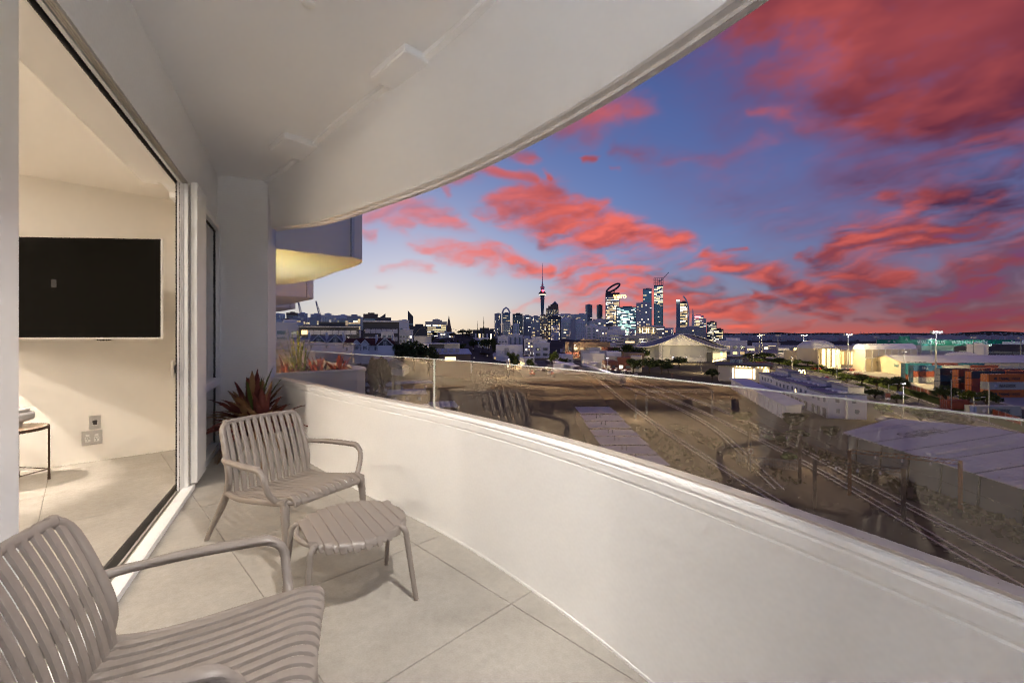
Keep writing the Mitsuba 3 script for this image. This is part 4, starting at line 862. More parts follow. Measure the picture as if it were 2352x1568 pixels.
f = footprint(W(1785), W(1935), 470, 12)[0]; za, zb = (HOR - Z(330)) / FOCAL * 470, (HOR - Z(222)) / FOCAL * 470
single('wedge_roof', (np.array([[*p, z] for z in (za - 12, za) for p in f] + [[*f[1], zb], [*f[2], zb]]), np.array([[0, 1, 5], [0, 5, 4], [4, 5, 8], [1, 2, 6], [1, 6, 5], [5, 6, 9], [5, 9, 8], [2, 3, 7], [2, 7, 6], [7, 9, 6], [3, 0, 4], [3, 4, 7], [4, 8, 9], [4, 9, 7]])), 'town_dark', 'black wedge shaped roof pointing up above the dark flats', 'building')
L6 = lambda X: 862.4 + X * .13333
tower('white_office', 'white office with a column of lit windows beside the dark flats', W(2168), W(2340), Z(352), 420, 'town_white', 'vert', .3, 0, fh=8, cw=4)
tower('white_office', 'low white shop building at the foot of the white office', L6(400), L6(645), Z(520), 360, 'town_white', 'grid', .18, 0)
k, F, ex, ey, w, z0, z1 = tower('leaning_top_tower', 'small dark tower with a slanting top left of the wooded hill', L6(560), L6(648), Z(330), 520, 'town_dark', 'band', .25, 0, roof=False)
part(k, 'slanted_top', (np.array([[*F[0], z1], [*F[1], z1], [*F[2], z1], [*F[3], z1], [*F[0], z1 + 11], [*F[1], z1 + 4], [*F[2], z1 + 4], [*F[3], z1 + 11]]) , np.array([[0, 1, 5], [0, 5, 4], [1, 2, 6], [1, 6, 5], [2, 3, 7], [2, 7, 6], [3, 0, 4], [3, 4, 7], [4, 5, 6], [4, 6, 7]])), 'town_dark')
tower('striped_hall', 'long building with white upright fins left of the wooded hill', L6(585), L6(888), Z(452), 470, 'town_dark', 'vert', .1, 0, fh=9, cw=3, glass='town_white', tones=(COOL, YEL, COOL))
tower('lit_terraced_office', 'stepped office with bright rows of windows on the left skyline', L6(860), L6(1228), Z(372), 700, 'town_cream', 'band', .75, 0, tones=(YEL, COOL, YEL))
tower('lit_terraced_office', 'upper box of the stepped office on the left skyline', L6(990), L6(1108), Z(335), 720, 'town_grey', 'band', .1, 0)
c = spot(L6(1265), HOR, 760); single('church_spire', join([tube([[c[0], c[1], -5], [c[0], c[1], 14], [c[0], c[1], 34]], [5, 4, .3], 8), obox((c[0], c[1], -8), (9, 9, 20))]), 'town_brown', 'thin dark church spire on the left skyline', 'church')
f = footprint(L6(670), L6(960), 300, 22); 
k = thing('arched_roof_hall', 'small hall with a pale arched roof above the big dark tree', 'building')
part(k, 'wall', prism(f[0], -16, (HOR - Z(610)) / FOCAL * 300), 'town_grey')
part(k, 'roof', grid_surface(lambda a, b: [*(f[0][0] + f[1] * f[3] * a + f[2] * b), (HOR - Z(610)) / FOCAL * 300 + 6 * math.sin(math.pi * a)], np.linspace(-.03, 1.03, 14), [-1, 22]), 'zinc_roof', smooth=True)
k = thing('white_roof_hall', 'long low hall with a pale tin roof and four roof vents', 'building')
f = footprint(L6(1010), L6(1640), 205, 12); zr, ze = (HOR - Z(828)) / FOCAL * 212, (HOR - Z(915)) / FOCAL * 205
part(k, 'wall', prism(f[0], -22, ze), 'town_brown')
P = [f[0][0] - f[1] * .6 - f[2] * .8, f[0][1] + f[1] * .6 - f[2] * .8]; mdl = [f[0][0] + f[2] * 7, f[0][1] + f[2] * 7 - f[1] * 1]
part(k, 'roof', quads([[[*P[0], ze - .2], [*P[1], ze - .2], [*mdl[1], zr], [*mdl[0], zr]], [[*mdl[0], zr], [*mdl[1], zr], [*f[0][2], ze], [*f[0][3], ze]]]), 'zinc_roof')
for t in (.15, .31, .47, .63): part(k, 'roof_vent', obox((*(f[0][0] + f[1] * f[3] * t + f[2] * 2.2), ze + .6), (1.8, 1.6, 1.9), math.atan2(f[1][1], f[1][0])), 'town_grey')
for t in (.30, .36, .45, .51): q = f[0][0] + f[1] * f[3] * t - f[2] * .1; part(k, 'lit_window', quads([[[*q, ze - 3.4], [*(q + f[1] * 1.5), ze - 3.4], [*(q + f[1] * 1.5), ze - 1.6], [*q, ze - 1.6]]]), 'town_glass', emit=YEL * 1.2)
f = footprint(L6(925), L6(1450), 240, 14); k = thing('dark_box_hall', 'flat roofed hall half dark and half grey behind the tin roofed hall', 'building')
part(k, 'wall', prism(f[0], -20, (HOR - Z(752)) / FOCAL * 240), 'town_grey'); part(k, 'dark_front', prism([f[0][0] - f[2] * .2, f[0][0] + f[1] * f[3] * .5 - f[2] * .2, f[0][0] + f[1] * f[3] * .5, f[0][0]], -20, (HOR - Z(754)) / FOCAL * 240), 'town_dark'); part(k, 'roof', prism([f[0][0] - f[2], f[0][1] - f[2], f[0][2], f[0][3]], (HOR - Z(752)) / FOCAL * 240, (HOR - Z(740)) / FOCAL * 240), 'zinc_roof')
# cranes on the left hill
for X0, Y0, X1, Y1, wd in ((478, 215, 430, 5, 'left'), (805, 240, 735, 10, 'right')):
    crane('tower_crane', f'white lattice construction crane on the {"far left hill, nearer the neighbouring balcony" if wd == "left" else "left hill, farther from the neighbouring balcony"}', spot(W(X0), Z(Y0 + 30), 860), spot(W(X1), Z(Y1), 865), 3.6, 1, 'lamp_body')

# ================================================================== nearer ground: trees, tracks, sheds, port
def card_cloud(n, fn, s0, s1, seed):          # many small leaf clumps through a volume
    R = np.random.default_rng(seed); P = np.array([fn(R) for _ in range(n)]); out = []
    a = R.normal(size=(n, 3)); a /= np.linalg.norm(a, axis=1, keepdims=True); b = R.normal(size=(n, 3)); b -= a * (a * b).sum(1, keepdims=True); b /= np.linalg.norm(b, axis=1, keepdims=True)
    s = R.uniform(s0, s1, (n, 1))
    V = np.stack([P + a * s, P + b * s * .6, P - a * s, P - b * s * .6], 1)
    return quads(V)
def in_lobes(L):
    L = np.asarray(L, float); w = L[:, 3] ** 2; w = w / w.sum()
    def f(R):
        i = R.choice(len(L), p=w); d = R.normal(size=3); d /= np.linalg.norm(d); r = R.random() ** .28
        return L[i, :3] + d * r * L[i, 3] * np.array([1, 1, .8])
    return f
def foliage(name, c0, c1): scene[name] = {'type': 'twosided', 'b': {'type': 'diffuse', 'reflectance': mikit.proc(lambda p, n, uv: mix(c0, c1, noise(p.x * 1.7, p.y * 1.7, p.z * 1.7)))}}
foliage('leaf_dark', (.035, .05, .020), (.085, .11, .042)); foliage('leaf_mid', (.045, .07, .02), (.11, .14, .045)); foliage('leaf_lime', (.07, .10, .015), (.15, .19, .035)); foliage('leaf_brown', (.05, .04, .02), (.10, .08, .04))
mat('bark', (.07, .055, .04), None)
def proto(key, crown, trunk, m, smooth=False): scene[key] = {'type': 'shapegroup', 'crown': mikit.ply(crown, m, smooth), 'trunk': mikit.ply(trunk, 'bark')}
def limbs(R, n, h0, r, spread, top): return [tube([[0, 0, h0], [math.cos(a) * spread * .5, math.sin(a) * spread * .5, h0 + (top - h0) * .55], [math.cos(a) * spread, math.sin(a) * spread, top]], [r * .7, r * .45, r * .2], 6) for a in R.uniform(0, 6.28, n)]
for vi, m in ((0, 'leaf_dark'), (1, 'leaf_mid'), (2, 'leaf_lime'), (3, 'leaf_dark'), (4, 'leaf_brown')):   # unit trees: 1 m tall, crown about 1 m wide
    R = np.random.default_rng(40 + vi); L = [[0, 0, .66, .26]]
    for a in np.linspace(0, 6.28, 8)[:-1] + R.uniform(0, 1): L.append([math.cos(a) * R.uniform(.2, .36), math.sin(a) * R.uniform(.2, .36), R.uniform(.48, .82), R.uniform(.12, .20)])
    proto(f'proto_tree_{vi}', card_cloud(620, in_lobes(L), .032, .068, 60 + vi), join([tube([[0, 0, -.05], [.01, 0, .2], [.0, .01, .5]], [.035, .028, .02], 7)] + limbs(R, 5, .25, .025, .28, .66)), m)
def lobes(L, seed):
    out = []
    for i, (x, y, z, r) in enumerate(L):
        m = trimesh.creation.icosphere(3, 1.0); v = np.asarray(m.vertices)
        v = v * (1 + .55 * (meshkit.fbm(v * 3.1 + seed + i * 7, 3) - .5) + .30 * (meshkit.noise(v * 9 + i) - .5))[:, None] * r * [1, 1, .85] + [x, y, z]; out.append((v, np.asarray(m.faces)))
    return join(out)
proto('proto_far', lobes([[0, 0, .62, .30], [.24, .1, .5, .22], [-.22, -.12, .55, .25], [.05, -.24, .72, .2], [-.05, .2, .78, .2], [.12, -.1, .40, .2]], 5), tube([[0, 0, -.05], [0, 0, .5]], [.035, .02], 6), mat('leaf_far', (.055, .075, .03), None), True)
R = np.random.default_rng(9)
pf = [blade(np.column_stack([np.cos(a) * t * .28, np.sin(a) * t * .28, .92 + u_ * t * .12 - .25 * t ** 2.2]), .035 * np.interp(t, [0, .3, 1], [.5, 1, .2]), fold=-.2) for a, u_ in zip(R.uniform(0, 6.28, 26), R.uniform(.2, 2.2, 26)) for t in [np.linspace(0, 1, 6)]]
proto('proto_palm', join(pf), tube([[0, 0, -.05], [.01, 0, .5], [0, 0, .93]], [.022, .017, .014], 7), 'leaf_mid')
proto('proto_conifer', card_cloud(900, lambda R: (lambda z: (lambda a, r: [math.cos(a) * r, math.sin(a) * r, z])(R.uniform(0, 6.28), (.19 * (1 - z) + .015) * R.random() ** .5 * (1.25 if int(z * 9) % 2 else .75)))(R.uniform(.12, 1)), .014, .032, 5), tube([[0, 0, -.05], [0, 0, .9]], [.02, .006], 6), 'leaf_dark')
RT = np.random.default_rng(8)
def tree(u, vb, vt, wpx, kind, label, group=None, depth=None, name='tree', cat='tree'):
    if depth is None:
        depth = -GZ * FOCAL / (vb - HOR)
    p = spot(u, HOR, depth); zb = float(land(p[0], p[1])) if vb is None else (HOR - vb) / FOCAL * depth
    zb = max(zb, float(land(p[0], p[1])))
    h = (HOR - vt) / FOCAL * depth - zb; w = wpx / FOCAL * depth
    k = thing(name, label, cat, group)
    scene[k] = {'type': 'instance', 'to_world': T().translate([p[0], p[1], zb]).rotate([0, 0, 1], float(RT.uniform(0, 360))).scale([w, w, h]), 'g': {'type': 'ref', 'id': kind}}
G = 'proto_tree_%d'
for u, vb, vt, w, v, lab in ((2063, 905, 858, 62, 0, 'broad dark tree by the port fence left of the containers'), (2173, 930, 877, 62, 0, 'large dark round tree in front of the stacked containers'), (2223, 936, 893, 44, 2, 'lime green tree between the two dark trees by the containers'), (2266, 942, 890, 58, 0, 'dark tree at the foot of the orange containers'),
        (2110, 922, 897, 36, 1, 'small low tree on the verge beside the port fence'), (2015, 895, 864, 48, 1, 'mid green tree left of the port fence'), (1980, 882, 856, 50, 0, 'dark tree at the end of the cargo shed wall'), (2010, 916, 890, 56, 0, 'dark low tree right behind the townhouse roof'), (1977, 900, 880, 40, 1, 'round green tree beside the grey townhouse roof'), (2060, 926, 906, 52, 1, 'low spreading tree seen just over the glass edge'),
        (2115, 978, 933, 66, 1, 'tree seen through the glass above the tin shed roof'), (2182, 988, 945, 84, 4, 'brownish spreading tree behind the graffiti shed'), (2028, 962, 925, 40, 1, 'tree between the townhouses and the parked car'),
        (1757, 829, 806, 52, 0, 'dark tree across the road behind the fast food restaurant'), (1722, 826, 808, 44, 0, 'dark tree left of the road near the arena'), (1820, 849, 824, 46, 1, 'tree in front of the domed hall'), (1790, 838, 818, 40, 0, 'tree at the bend of the port road'), (1913, 863, 842, 46, 0, 'dark tree in front of the arched warehouse'), (1880, 852, 836, 36, 1, 'small tree beside the domed hall car park'),
        (1945, 886, 858, 46, 1, 'tree at the corner of the big yellow cargo wall'), (1932, 898, 878, 32, 0, 'round tree behind the townhouse roofs'), (1855, 842, 828, 36, 1, 'low tree along the road before the domed hall'), (1700, 843, 830, 40, 0, 'dark shrubby tree behind the fast food roof'), (1636, 876, 840, 36, 0, 'black tree left of the fast food restaurant'),
        (1560, 845, 815, 46, 0, 'tree at the left side of the arena'),
        (1740, 845, 822, 40, 1, 'tree beside the red roof sign')):
    tree(u, vb, vt, w, G % v, lab)
for i, (u, d, vt, w, v) in enumerate(((1415, 330, 792, 40, 0), (1443, 335, 788, 46, 3), (1475, 330, 792, 44, 0), (1455, 240, 822, 50, 3), (1492, 235, 815, 56, 0), (1520, 232, 822, 46, 3), (1535, 240, 832, 30, 0))):
    tree(u, 770 + 20811 / d, vt, w, G % v, 'dark tree of the thick clump between the station and the arena', 'trees between the station and the arena', d)
tree(915, None, 784, 62, G % 3, 'left crown of the big black tree clump beside the villas', None, 205); tree(950, None, 772, 86, G % 0, 'big black broad tree beside the villas, tallest of its clump', None, 200); tree(985, None, 792, 50, G % 3, 'right crown of the big black tree clump beside the tin roofed hall', None, 196)
RH = np.random.default_rng(14)
for i in range(42):
    u = RH.uniform(985, 1150); d = RH.uniform(360, 640); tree(u, None, 770 - RH.uniform(-26, 24) + (640 - d) * .09, RH.uniform(16, 34), [G % 0, G % 3, G % 4, 'proto_conifer'][RH.integers(4)], 'tree of the dark wood on the hill between the villas and the towers', 'trees on the wooded hill', d)
tree(1111, None, 728, 14, 'proto_conifer', 'tall black conifer standing out on the wooded hill', None, 520); tree(1097, None, 737, 11, 'proto_conifer', 'slim conifer next to the tall black one', None, 530)
for i in range(8):
    u = RH.uniform(1160, 1300); tree(u, None, RH.uniform(806, 826), RH.uniform(16, 28), G % [0, 1][RH.integers(2)], 'small tree in the station car park', 'trees of the station car park', RH.uniform(240, 330))
for i in range(5):
    u = RH.uniform(812, 880); d = RH.uniform(115, 180); tree(u, None, RH.uniform(812, 850), RH.uniform(30, 56), 'proto_far', 'garden tree seen through the tinted glass below the villas', 'garden trees below the villas', d)
for i in range(7):
    u = RH.uniform(1700, 1930); d = RH.uniform(70, 110); tree(u, 770 + 20811 / d, 770 + 20811 / d - RH.uniform(18, 34), RH.uniform(34, 70), 'proto_far', 'low bush on the bank beside the tracks', 'bushes along the tracks', d, 'bush', 'bush')
R = np.random.default_rng(3)
def tussocks(n, fn, seed, h): return card_cloud(n, fn, .25, h, seed)
def on_yard(x0, x1, y0, y1): return lambda R: [R.uniform(x0, x1), R.uniform(y0, y1), GZ + R.uniform(.1, .5)]
single('scrub', join([tussocks(500, on_yard(22, 31, 28, 100), 1, .6), tussocks(700, on_yard(50.5, 56, 36, 100), 2, .7), tussocks(260, on_yard(36, 41, 60, 100), 3, .5)]), 'leaf_brown', 'dry weeds and scrub between the tracks', 'weeds', kind='stuff')

# tracks
TR = [([(33, 20), (33, 52), (33, 84), (35, 130), (40, 200), (40, 330)], 'track nearest the white balcony wall'), ([(41, 14), (41.5, 34), (45.8, 58), (49.5, 90), (52, 130), (50, 190), (46, 260), (44, 330)], 'second track running under the overhead frames'),
      ([(45.5, 14), (46.2, 38), (49.3, 60), (54, 88), (58, 120), (57, 180), (52, 260), (49, 330)], 'third track along the foot of the weedy bank'), ([(36, 58), (40, 74), (45, 96), (47, 120), (46, 160), (43.5, 210), (42.4, 245), (41, 330)], 'crossing track that joins the others at the points')]
for pts, lab in TR:
    P = curve(pts, 160); k = thing('railway_track', lab, 'railway track')
    for o in (-.53, .53): part(k, 'rail', sweep(P + plan_normals(P) * o, [(-.06, GZ + .28), (-.06, GZ + .40), (.06, GZ + .40), (.06, GZ + .28)]), 'rail_steel')
    S = np.r_[0, np.cumsum(np.linalg.norm(np.diff(P, axis=0), axis=1))]; sl = []
    for s in np.arange(1, min(S[-1], 150), 1.4):
        p = np.array([np.interp(s, S, P[:, 0]), np.interp(s, S, P[:, 1])]); q = np.array([np.interp(s + .3, S, P[:, 0]), np.interp(s + .3, S, P[:, 1])]); a = math.atan2(q[1] - p[1], q[0] - p[0])
        sl.append(obox((*p, GZ + .12), (.24, 2.1, .16), a))
    part(k, 'sleeper', join(sl), 'timber', stuff=True)
def portal(name, x0, y0, x1, y1, h, m, label, th=.28):
    k = thing(name, label, 'overhead line frame')
    for x, y in ((x0, y0), (x1, y1)):
        if x is None: continue
        part(k, 'post', join([bar([x + dx, y, GZ], [x + dx, y, GZ + h], .09, .22) for dx in (-th / 2, th / 2)] + [bar([x - th / 2, y, GZ + z], [x + th / 2, y, GZ + z + .5], .05) for z in np.arange(.2, h - .6, .6)]), m)
    part(k, 'cross_beam', join([bar([x0, y0, GZ + h + dz], [x1, y1, GZ + h + dz], .09) for dz in (-.45, 0)] + [bar([x0 + (x1 - x0) * t, y0 + (y1 - y0) * t, GZ + h - .45], [x0 + (x1 - x0) * (t + .05), y0 + (y1 - y0) * (t + .05), GZ + h], .05) for t in np.arange(0, .96, .05)]), m)
    for t in (.25, .5, .75):
        x, y = x0 + (x1 - x0) * t, y0 + (y1 - y0) * t; part(k, 'insulator', lathe([(.02, GZ + h - .95), (.10, GZ + h - .9), (.10, GZ + h - .7), (.02, GZ + h - .46)], 8, (x, y, 0)), 'white_plastic')
portal('overhead_frame', 44.2, 56.5, 53.4, 51.4, 6.1, 'rust_metal', 'rust brown overhead line frame beside the tin shed')
portal('overhead_frame', 36.6, 66.5, 42.0, 63, 6.6, 'timber', 'grey brown overhead line frame in the middle of the tracks')
portal('overhead_frame', 34.6, 111, 52, 112, 6.8, 'galvanised', 'thin grey overhead line frame before the passing train')
portal('overhead_frame', 36.5, 52, 44, 48.5, 6.0, 'timber', 'dark overhead line frame closest to the balcony')
for i, (pts, _) in enumerate(TR[1:3]):
    P = curve(pts, 60); single('contact_wire', tube([[*p, GZ + 5.0] for p in P], .018, 5), 'gasket', ('contact wire over the second track', 'contact wire over the third track')[i], 'wire')
k = thing('signal_post', 'railway signal post with a red light and a round white and red board', 'signal'); q = spot(1339 + 0, HOR, 0)
x, y = 36.5, 66; part(k, 'pole', tube([[x, y, GZ], [x, y, GZ + 4.6]], .07, 8), 'galvanised'); part(k, 'board', obox((x, y - .1, GZ + 3.0), (.7, .06, .7)), 'white_plastic'); part(k, 'disc', move(turn(lathe([(0, 0), (.26, 0), (.26, .03), (0, .03)], 18), 0), (0, 0, 0)) if False else tube([[x, y - .14, GZ + 3.35], [x, y - .18, GZ + 3.35]], .25, 18), 'town_red')
k = thing('yard_fence', 'low grey picket fence in the rail yard', 'fence'); x0 = np.array([37.0, 71]); x1 = np.array([44.5, 66.5])
part(k, 'rail', join([bar([*x0, GZ + z], [*x1, GZ + z], .06) for z in (.5, 1.3)]), 'galvanised')
for t in np.linspace(0, 1, 40): p = x0 + (x1 - x0) * t; part(k, 'picket', bar([*p, GZ], [*p, GZ + 1.55], .07), 'galvanised')
STREET = []
def lamp_post(label, x, y, h, emit, z0=GZ, heads=1, r=.35, ph=None, name='lamp_post', group=None, thick=.09, point=0):
    k = thing(name, label, 'lamp post', group)
    part(k, 'pole', tube([[x, y, z0], [x, y, z0 + h]], [thick * 1.5, thick], 7), 'galvanised')
    if heads == 1: part(k, 'lamp', obox((x, y, z0 + h), (r * 2, r * 1.4, r * .8)), 'lamp_body', emit=emit)
    else:
        part(k, 'crossbar', bar([x - 1.6, y, z0 + h], [x + 1.6, y, z0 + h], .15), 'galvanised')
        for i in range(heads): part(k, 'lamp', obox((x - 1.5 + 3.0 * i / (heads - 1), y - .2, z0 + h + .1), (r * 1.5, r, r)), 'lamp_body', emit=emit)
    if point: scene[f'lamp_glow_{k}'] = {'type': 'point', 'position': [x, y - 1.0, z0 + h - 1.0], 'intensity': rgb(*(np.asarray(emit) / max(emit) * point)), 'sampling_weight': 3.0 if point > 250 else 1.3}

lamp_post('orange lamp on a pole, placed to light the weedy bank', 57.0, 46.5, 5.6, ORA * [1, 1.1, 1.3] * 8, GZ, 1, .22, point=26)  # source itself unseen, placed for the orange glow on the bank
lamp_post('white yard lamp beside the picket fence', 45.5, 68.0, 5.2, COOL * 7, GZ, 1, .2, point=30)
lamp_post('white yard lamp behind the long row of cabins', 31.0, 108.0, 6.0, COOL * 7, GZ, 1, .25, point=70)
# long row of tin roofed cabins beside the tracks
k = thing('tin_roof_cabins', 'long row of dark cabins with stepped grey tin roofs', 'cabin row')
mat('tin_roof', mikit.proc(lambda p, n, uv: mi.Color3f(.62) * (.90 + .10 * dr.sin(p.y * 6.2832 * 2.2)) * (.86 + .22 * fbm(p.x * .8, p.y * .8, 0, 4)) * mi.Color3f(.98, 1.0, 1.04)), .5)
mat('cabin_wall', (.10, .085, .075), .8)
yy = [59.5, 64.5, 70, 75.5, 81.5, 88, 94.5, 104]; zz = [-17.9, -17.9, -17.75, -17.75, -17.5, -17.4, -17.2]; xl = [14.2, 14.2, 14.4, 14.6, 14.6, 14.9, 15.1]
for i in range(7):
    xr = xl[i] + 7.7 + .12 * i
    part(k, 'wall', box(xl[i] + .25, xr - .25, yy[i] + .1, yy[i + 1] - .05, GZ, zz[i] - .15), 'cabin_wall')
    rb = grid_surface(lambda a, b: [a, b, zz[i] + .02 * math.cos(b * 26) + .06 * math.sin((a - xl[i]) / (xr - xl[i]) * math.pi)], np.linspace(xl[i], xr, 6), np.arange(yy[i], yy[i + 1] + .15, .06))
    part(k, 'roof', rb, 'tin_roof'); part(k, 'ridge_strip', box(xl[i], xr, yy[i + 1] - .08, yy[i + 1] + .10, zz[i] + .06, zz[i] + .14), 'gasket')
    if i < 6:
        for dx in (2.9, 3.6): part(k, 'vent_pipe', tube([[xl[i] + dx, yy[i] + 2.6, zz[i]], [xl[i] + dx, yy[i] + 2.6, zz[i] + .9]], .06, 7), 'gasket')
part(k, 'window', box(20.2, 21.3, 59.4, 59.62, -20.0, -18.7), 'white_plastic'); part(k, 'window_pane', box(20.32, 21.18, 59.36, 59.41, -19.9, -18.8), 'town_glass', emit=YEL * .35)
# smaller cabins at the left under the glass
for i, (u, d, w, l, lab) in enumerate(((868, 158, 10, 12, 'pale tin roofed cabin farthest left beyond the glass'), (950, 165, 14, 10, 'pale tin roofed cabin behind the others'), (935, 137, 12, 13, 'wide pale tin roofed cabin in the middle of its group'), (978, 108, 8, 9, 'pale tin roofed cabin close under the glass joint'), (1018, 112, 7, 10, 'pale tin roofed cabin right of the glass joint'))):
    p = spot(u, HOR, d); k = thing('tin_roof_cabin', lab, 'cabin'); a = .25
    part(k, 'wall', obox((p[0], p[1], GZ), (w - .4, l - .4, 2.9), a), 'cabin_wall')
    part(k, 'roof', place_local(grid_surface(lambda x, y: [x, y, .25 * (1 - abs(2 * x / w))], np.linspace(-w / 2, w / 2, 9), np.linspace(-l / 2, l / 2, 5)), (p[0], p[1], GZ + 3.0), a), 'zinc_roof')
    for t in np.linspace(-.4, .4, 5): part(k, 'roof_seam', place_local(box(-w / 2, w / 2, t * l - .05, t * l + .05, .0, .30), (p[0], p[1], GZ + 3.0), a), 'town_grey')
    for t in (-.3, 0, .3): part(k, 'window', place_local(box(t * w - .4, t * w + .4, -l / 2 + .1, -l / 2 + .3, 1.2, 2.2), (p[0], p[1], GZ), a), 'town_pale')
p = spot(905, HOR, 190); k = thing('gabled_house', 'grey gabled house with lit windows seen through the tinted glass', 'house')
part(k, 'wall', obox((p[0], p[1], GZ), (11, 9, 7)), 'town_grey'); part(k, 'roof', (np.array([[p[0] + x, p[1] + y, GZ + z] for y in (-5, 5) for x, z in ((-6, 6.7), (0, 10.5), (6, 6.7))]), np.array([[0, 1, 4], [0, 4, 3], [1, 2, 5], [1, 5, 4], [0, 2, 1], [3, 4, 5]])), 'dark_roof')
for dx in (-3, .2, 2.2, 3.8): part(k, 'window', box(p[0] + dx, p[0] + dx + 1.1, p[1] - 4.62, p[1] - 4.5, GZ + 2.0, GZ + 3.8), 'town_glass', emit=YEL * .9)

# graffiti shed at the right
k = thing('tin_shed', 'long low shed with a sloping grey tin roof and dark strips', 'shed')
def shed_z(x, y): return -16.9 + (x - 56) * .16 + .0 * y
mat('shed_wall', (.11, .115, .13), .8)
base = sg.Polygon([(56, 36), (57.2, 74), (68, 77), (73, 66), (72, 36)])
part(k, 'wall', (lambda m: (np.column_stack([m[0][:, :2], np.where(m[0][:, 2] > -18, [shed_z(x, y) - .12 for x, y in m[0][:, :2]], m[0][:, 2])]), m[1]))(prism(base.buffer(-.3), GZ, -17)), 'shed_wall')
def roof_piece(poly, dz): m = prism(poly, 0, .1); return np.column_stack([m[0][:, :2], [shed_z(x, y) + dz + z for (x, y), z in zip(m[0][:, :2], m[0][:, 2])]]), m[1]
yb = [36, 41.5, 47, 52.5, 57.5, 62.5, 67.5, 72.5, 78]
for a, b in zip(yb[:-1], yb[1:]):
    q = base.buffer(.3, join_style=2).intersection(sg.box(50, a + .2, 90, b - .2))
    if q.area > .5: part(k, 'roof_sheet', roof_piece(q, 0), 'zinc_roof')
    q = base.intersection(sg.box(50, b - .22, 90, b + .22))
    if q.area > .1: part(k, 'roof_strip', roof_piece(q, -.04), 'dark_roof')
for y in np.arange(38, 74, 4.6): part(k, 'wall_post', bar([55.9, y, GZ], [56.2, y, -17.0], .14), 'gasket')
part(k, 'roof_rib', join([bar([56.2, y, shed_z(56.2, y) + .12], [71.6, y, shed_z(71.6, y) + .12], .07, .07) for y in np.arange(36.5, 74, .9)]), 'zinc_roof', stuff=True)
part(k, 'roof_duct', (lambda m: (np.column_stack([m[0][:, :2], [shed_z(x, y) + z for (x, y), z in zip(m[0][:, :2], m[0][:, 2])]]), m[1]))(box(57.5, 69, 59.2, 60.0, .1, .45)), 'zinc_roof')
gt = meshkit.text_mesh('GERRY', 1.5, .02, True); v = np.asarray(gt.vertices); rr = np.random.default_rng(2)
v = np.column_stack([61.5 + v[:, 0] * .95 + .12 * np.sin(v[:, 1] * 4), 66.8 + v[:, 1] * 1.7 + .2 * np.sin(v[:, 0] * 2), v[:, 2]])
part(k, 'graffiti', (np.column_stack([v[:, :2], [shed_z(x, y) + .105 + z for (x, y), z in zip(v[:, :2], v[:, 2])]]), np.asarray(gt.faces)), 'town_dark', label='dark sprayed graffiti letters on the roof')

# townhouse row, long canopy, restaurant
k = thing('townhouse_row', 'long grey two storey townhouse row with flat dark roofs and roof vents', 'townhouses')
o, d = np.array([80.2, 109.5]), np.array([.255, .967]); nrm = np.array([d[1], -d[0]])
def th(a, b): return o + d * a + nrm * b
yaw = math.atan2(d[1], d[0])
for i, (a0, a1, zt) in enumerate(((0, 12, -15.0), (12, 26, -14.6), (26, 42, -14.9), (42, 58, -14.5))):
    part(k, 'wall', prism([th(a0, 0), th(a1, 0), th(a1, 8.4), th(a0, 8.4)], GZ, zt), 'town_pale')
    part(k, 'roof', prism([th(a0 + .2, -.5), th(a1 - .2, -.5), th(a1 - .2, 8.8), th(a0 + .2, 8.8)], zt + .004, zt + .35), 'dark_roof')
    part(k, 'roof_step', prism([th(a0 + 2, 5.2), th(a1 - 1, 5.2), th(a1 - 1, 8.7), th(a0 + 2, 8.7)], zt + .36, zt + 1.7), 'town_grey')
    part(k, 'roof_step', prism([th(a0 + 1.8, 5.0), th(a1 - .8, 5.0), th(a1 - .8, 8.9), th(a0 + 1.8, 8.9)], zt + 1.7, zt + 1.95), 'dark_roof')
    for a in np.arange(a0 + 1.5, a1 - 1, 3.4):
        part(k, 'roof_vent', obox((*th(a, 3.8), zt + .36), (1.0, 1.8, .45), yaw), 'white_plastic')
        part(k, 'window', prism([th(a, -.06), th(a + 1.2, -.06), th(a + 1.2, .05), th(a, .05)], zt - 2.2, zt - 1.0), 'town_glass')
        part(k, 'garage_door', prism([th(a - .4, -.06), th(a + 1.6, -.06), th(a + 1.6, .05), th(a - .4, .05)], GZ + .1, GZ + 2.3), 'town_dark')
for b, z, s in ((1.6, -17.0, .9), (5.2, -17.0, .9), (1.8, -19.6, .8), (5.8, -19.6, 1.0)): part(k, 'window', prism([th(-.06, b), th(.05, b), th(.05, b + s), th(-.06, b + s)], z, z + 1.0), 'town_glass')
part(k, 'lit_window', prism([th(21, -.08), th(22, -.08), th(22, .05), th(21, .05)], -17.4, -16.2), 'town_glass', emit=YEL * .9)
part(k, 'drain_pipe', bar([*th(-.15, 3.9), GZ], [*th(-.15, 3.9), -15.1], .5, .2), 'town_grey')
k = thing('long_canopy_building', 'narrow grey building with a long sloping tin roof beside the townhouses', 'building')
cp = [(66, 104), (73, 107.5), (93, 171), (86.5, 172)]
part(k, 'wall', prism(sg.Polygon(cp).buffer(-.7, join_style=2), GZ, -17.4), 'town_pale'); part(k, 'roof', prism(cp, -17.3, -17.0), 'zinc_roof')
for t in np.linspace(.06, .94, 16): q = np.array(cp[0]) * (1 - t) + np.array(cp[3]) * t + np.array([.55, 0]); part(k, 'post', bar([*q, GZ], [*q, -17.35], .16), 'white_plastic')
k = thing('fast_food_restaurant', 'cream flat roofed restaurant with a lit glass front', 'restaurant')
f = footprint(1655, 1760, 195, 16); F, ex, ey, w = f
part(k, 'wall', prism(F, GZ - 1, -13.9), 'town_cream'); part(k, 'roof', prism(sg.Polygon(F).buffer(1.2, join_style=2), -13.9, -13.1), 'town_dark')
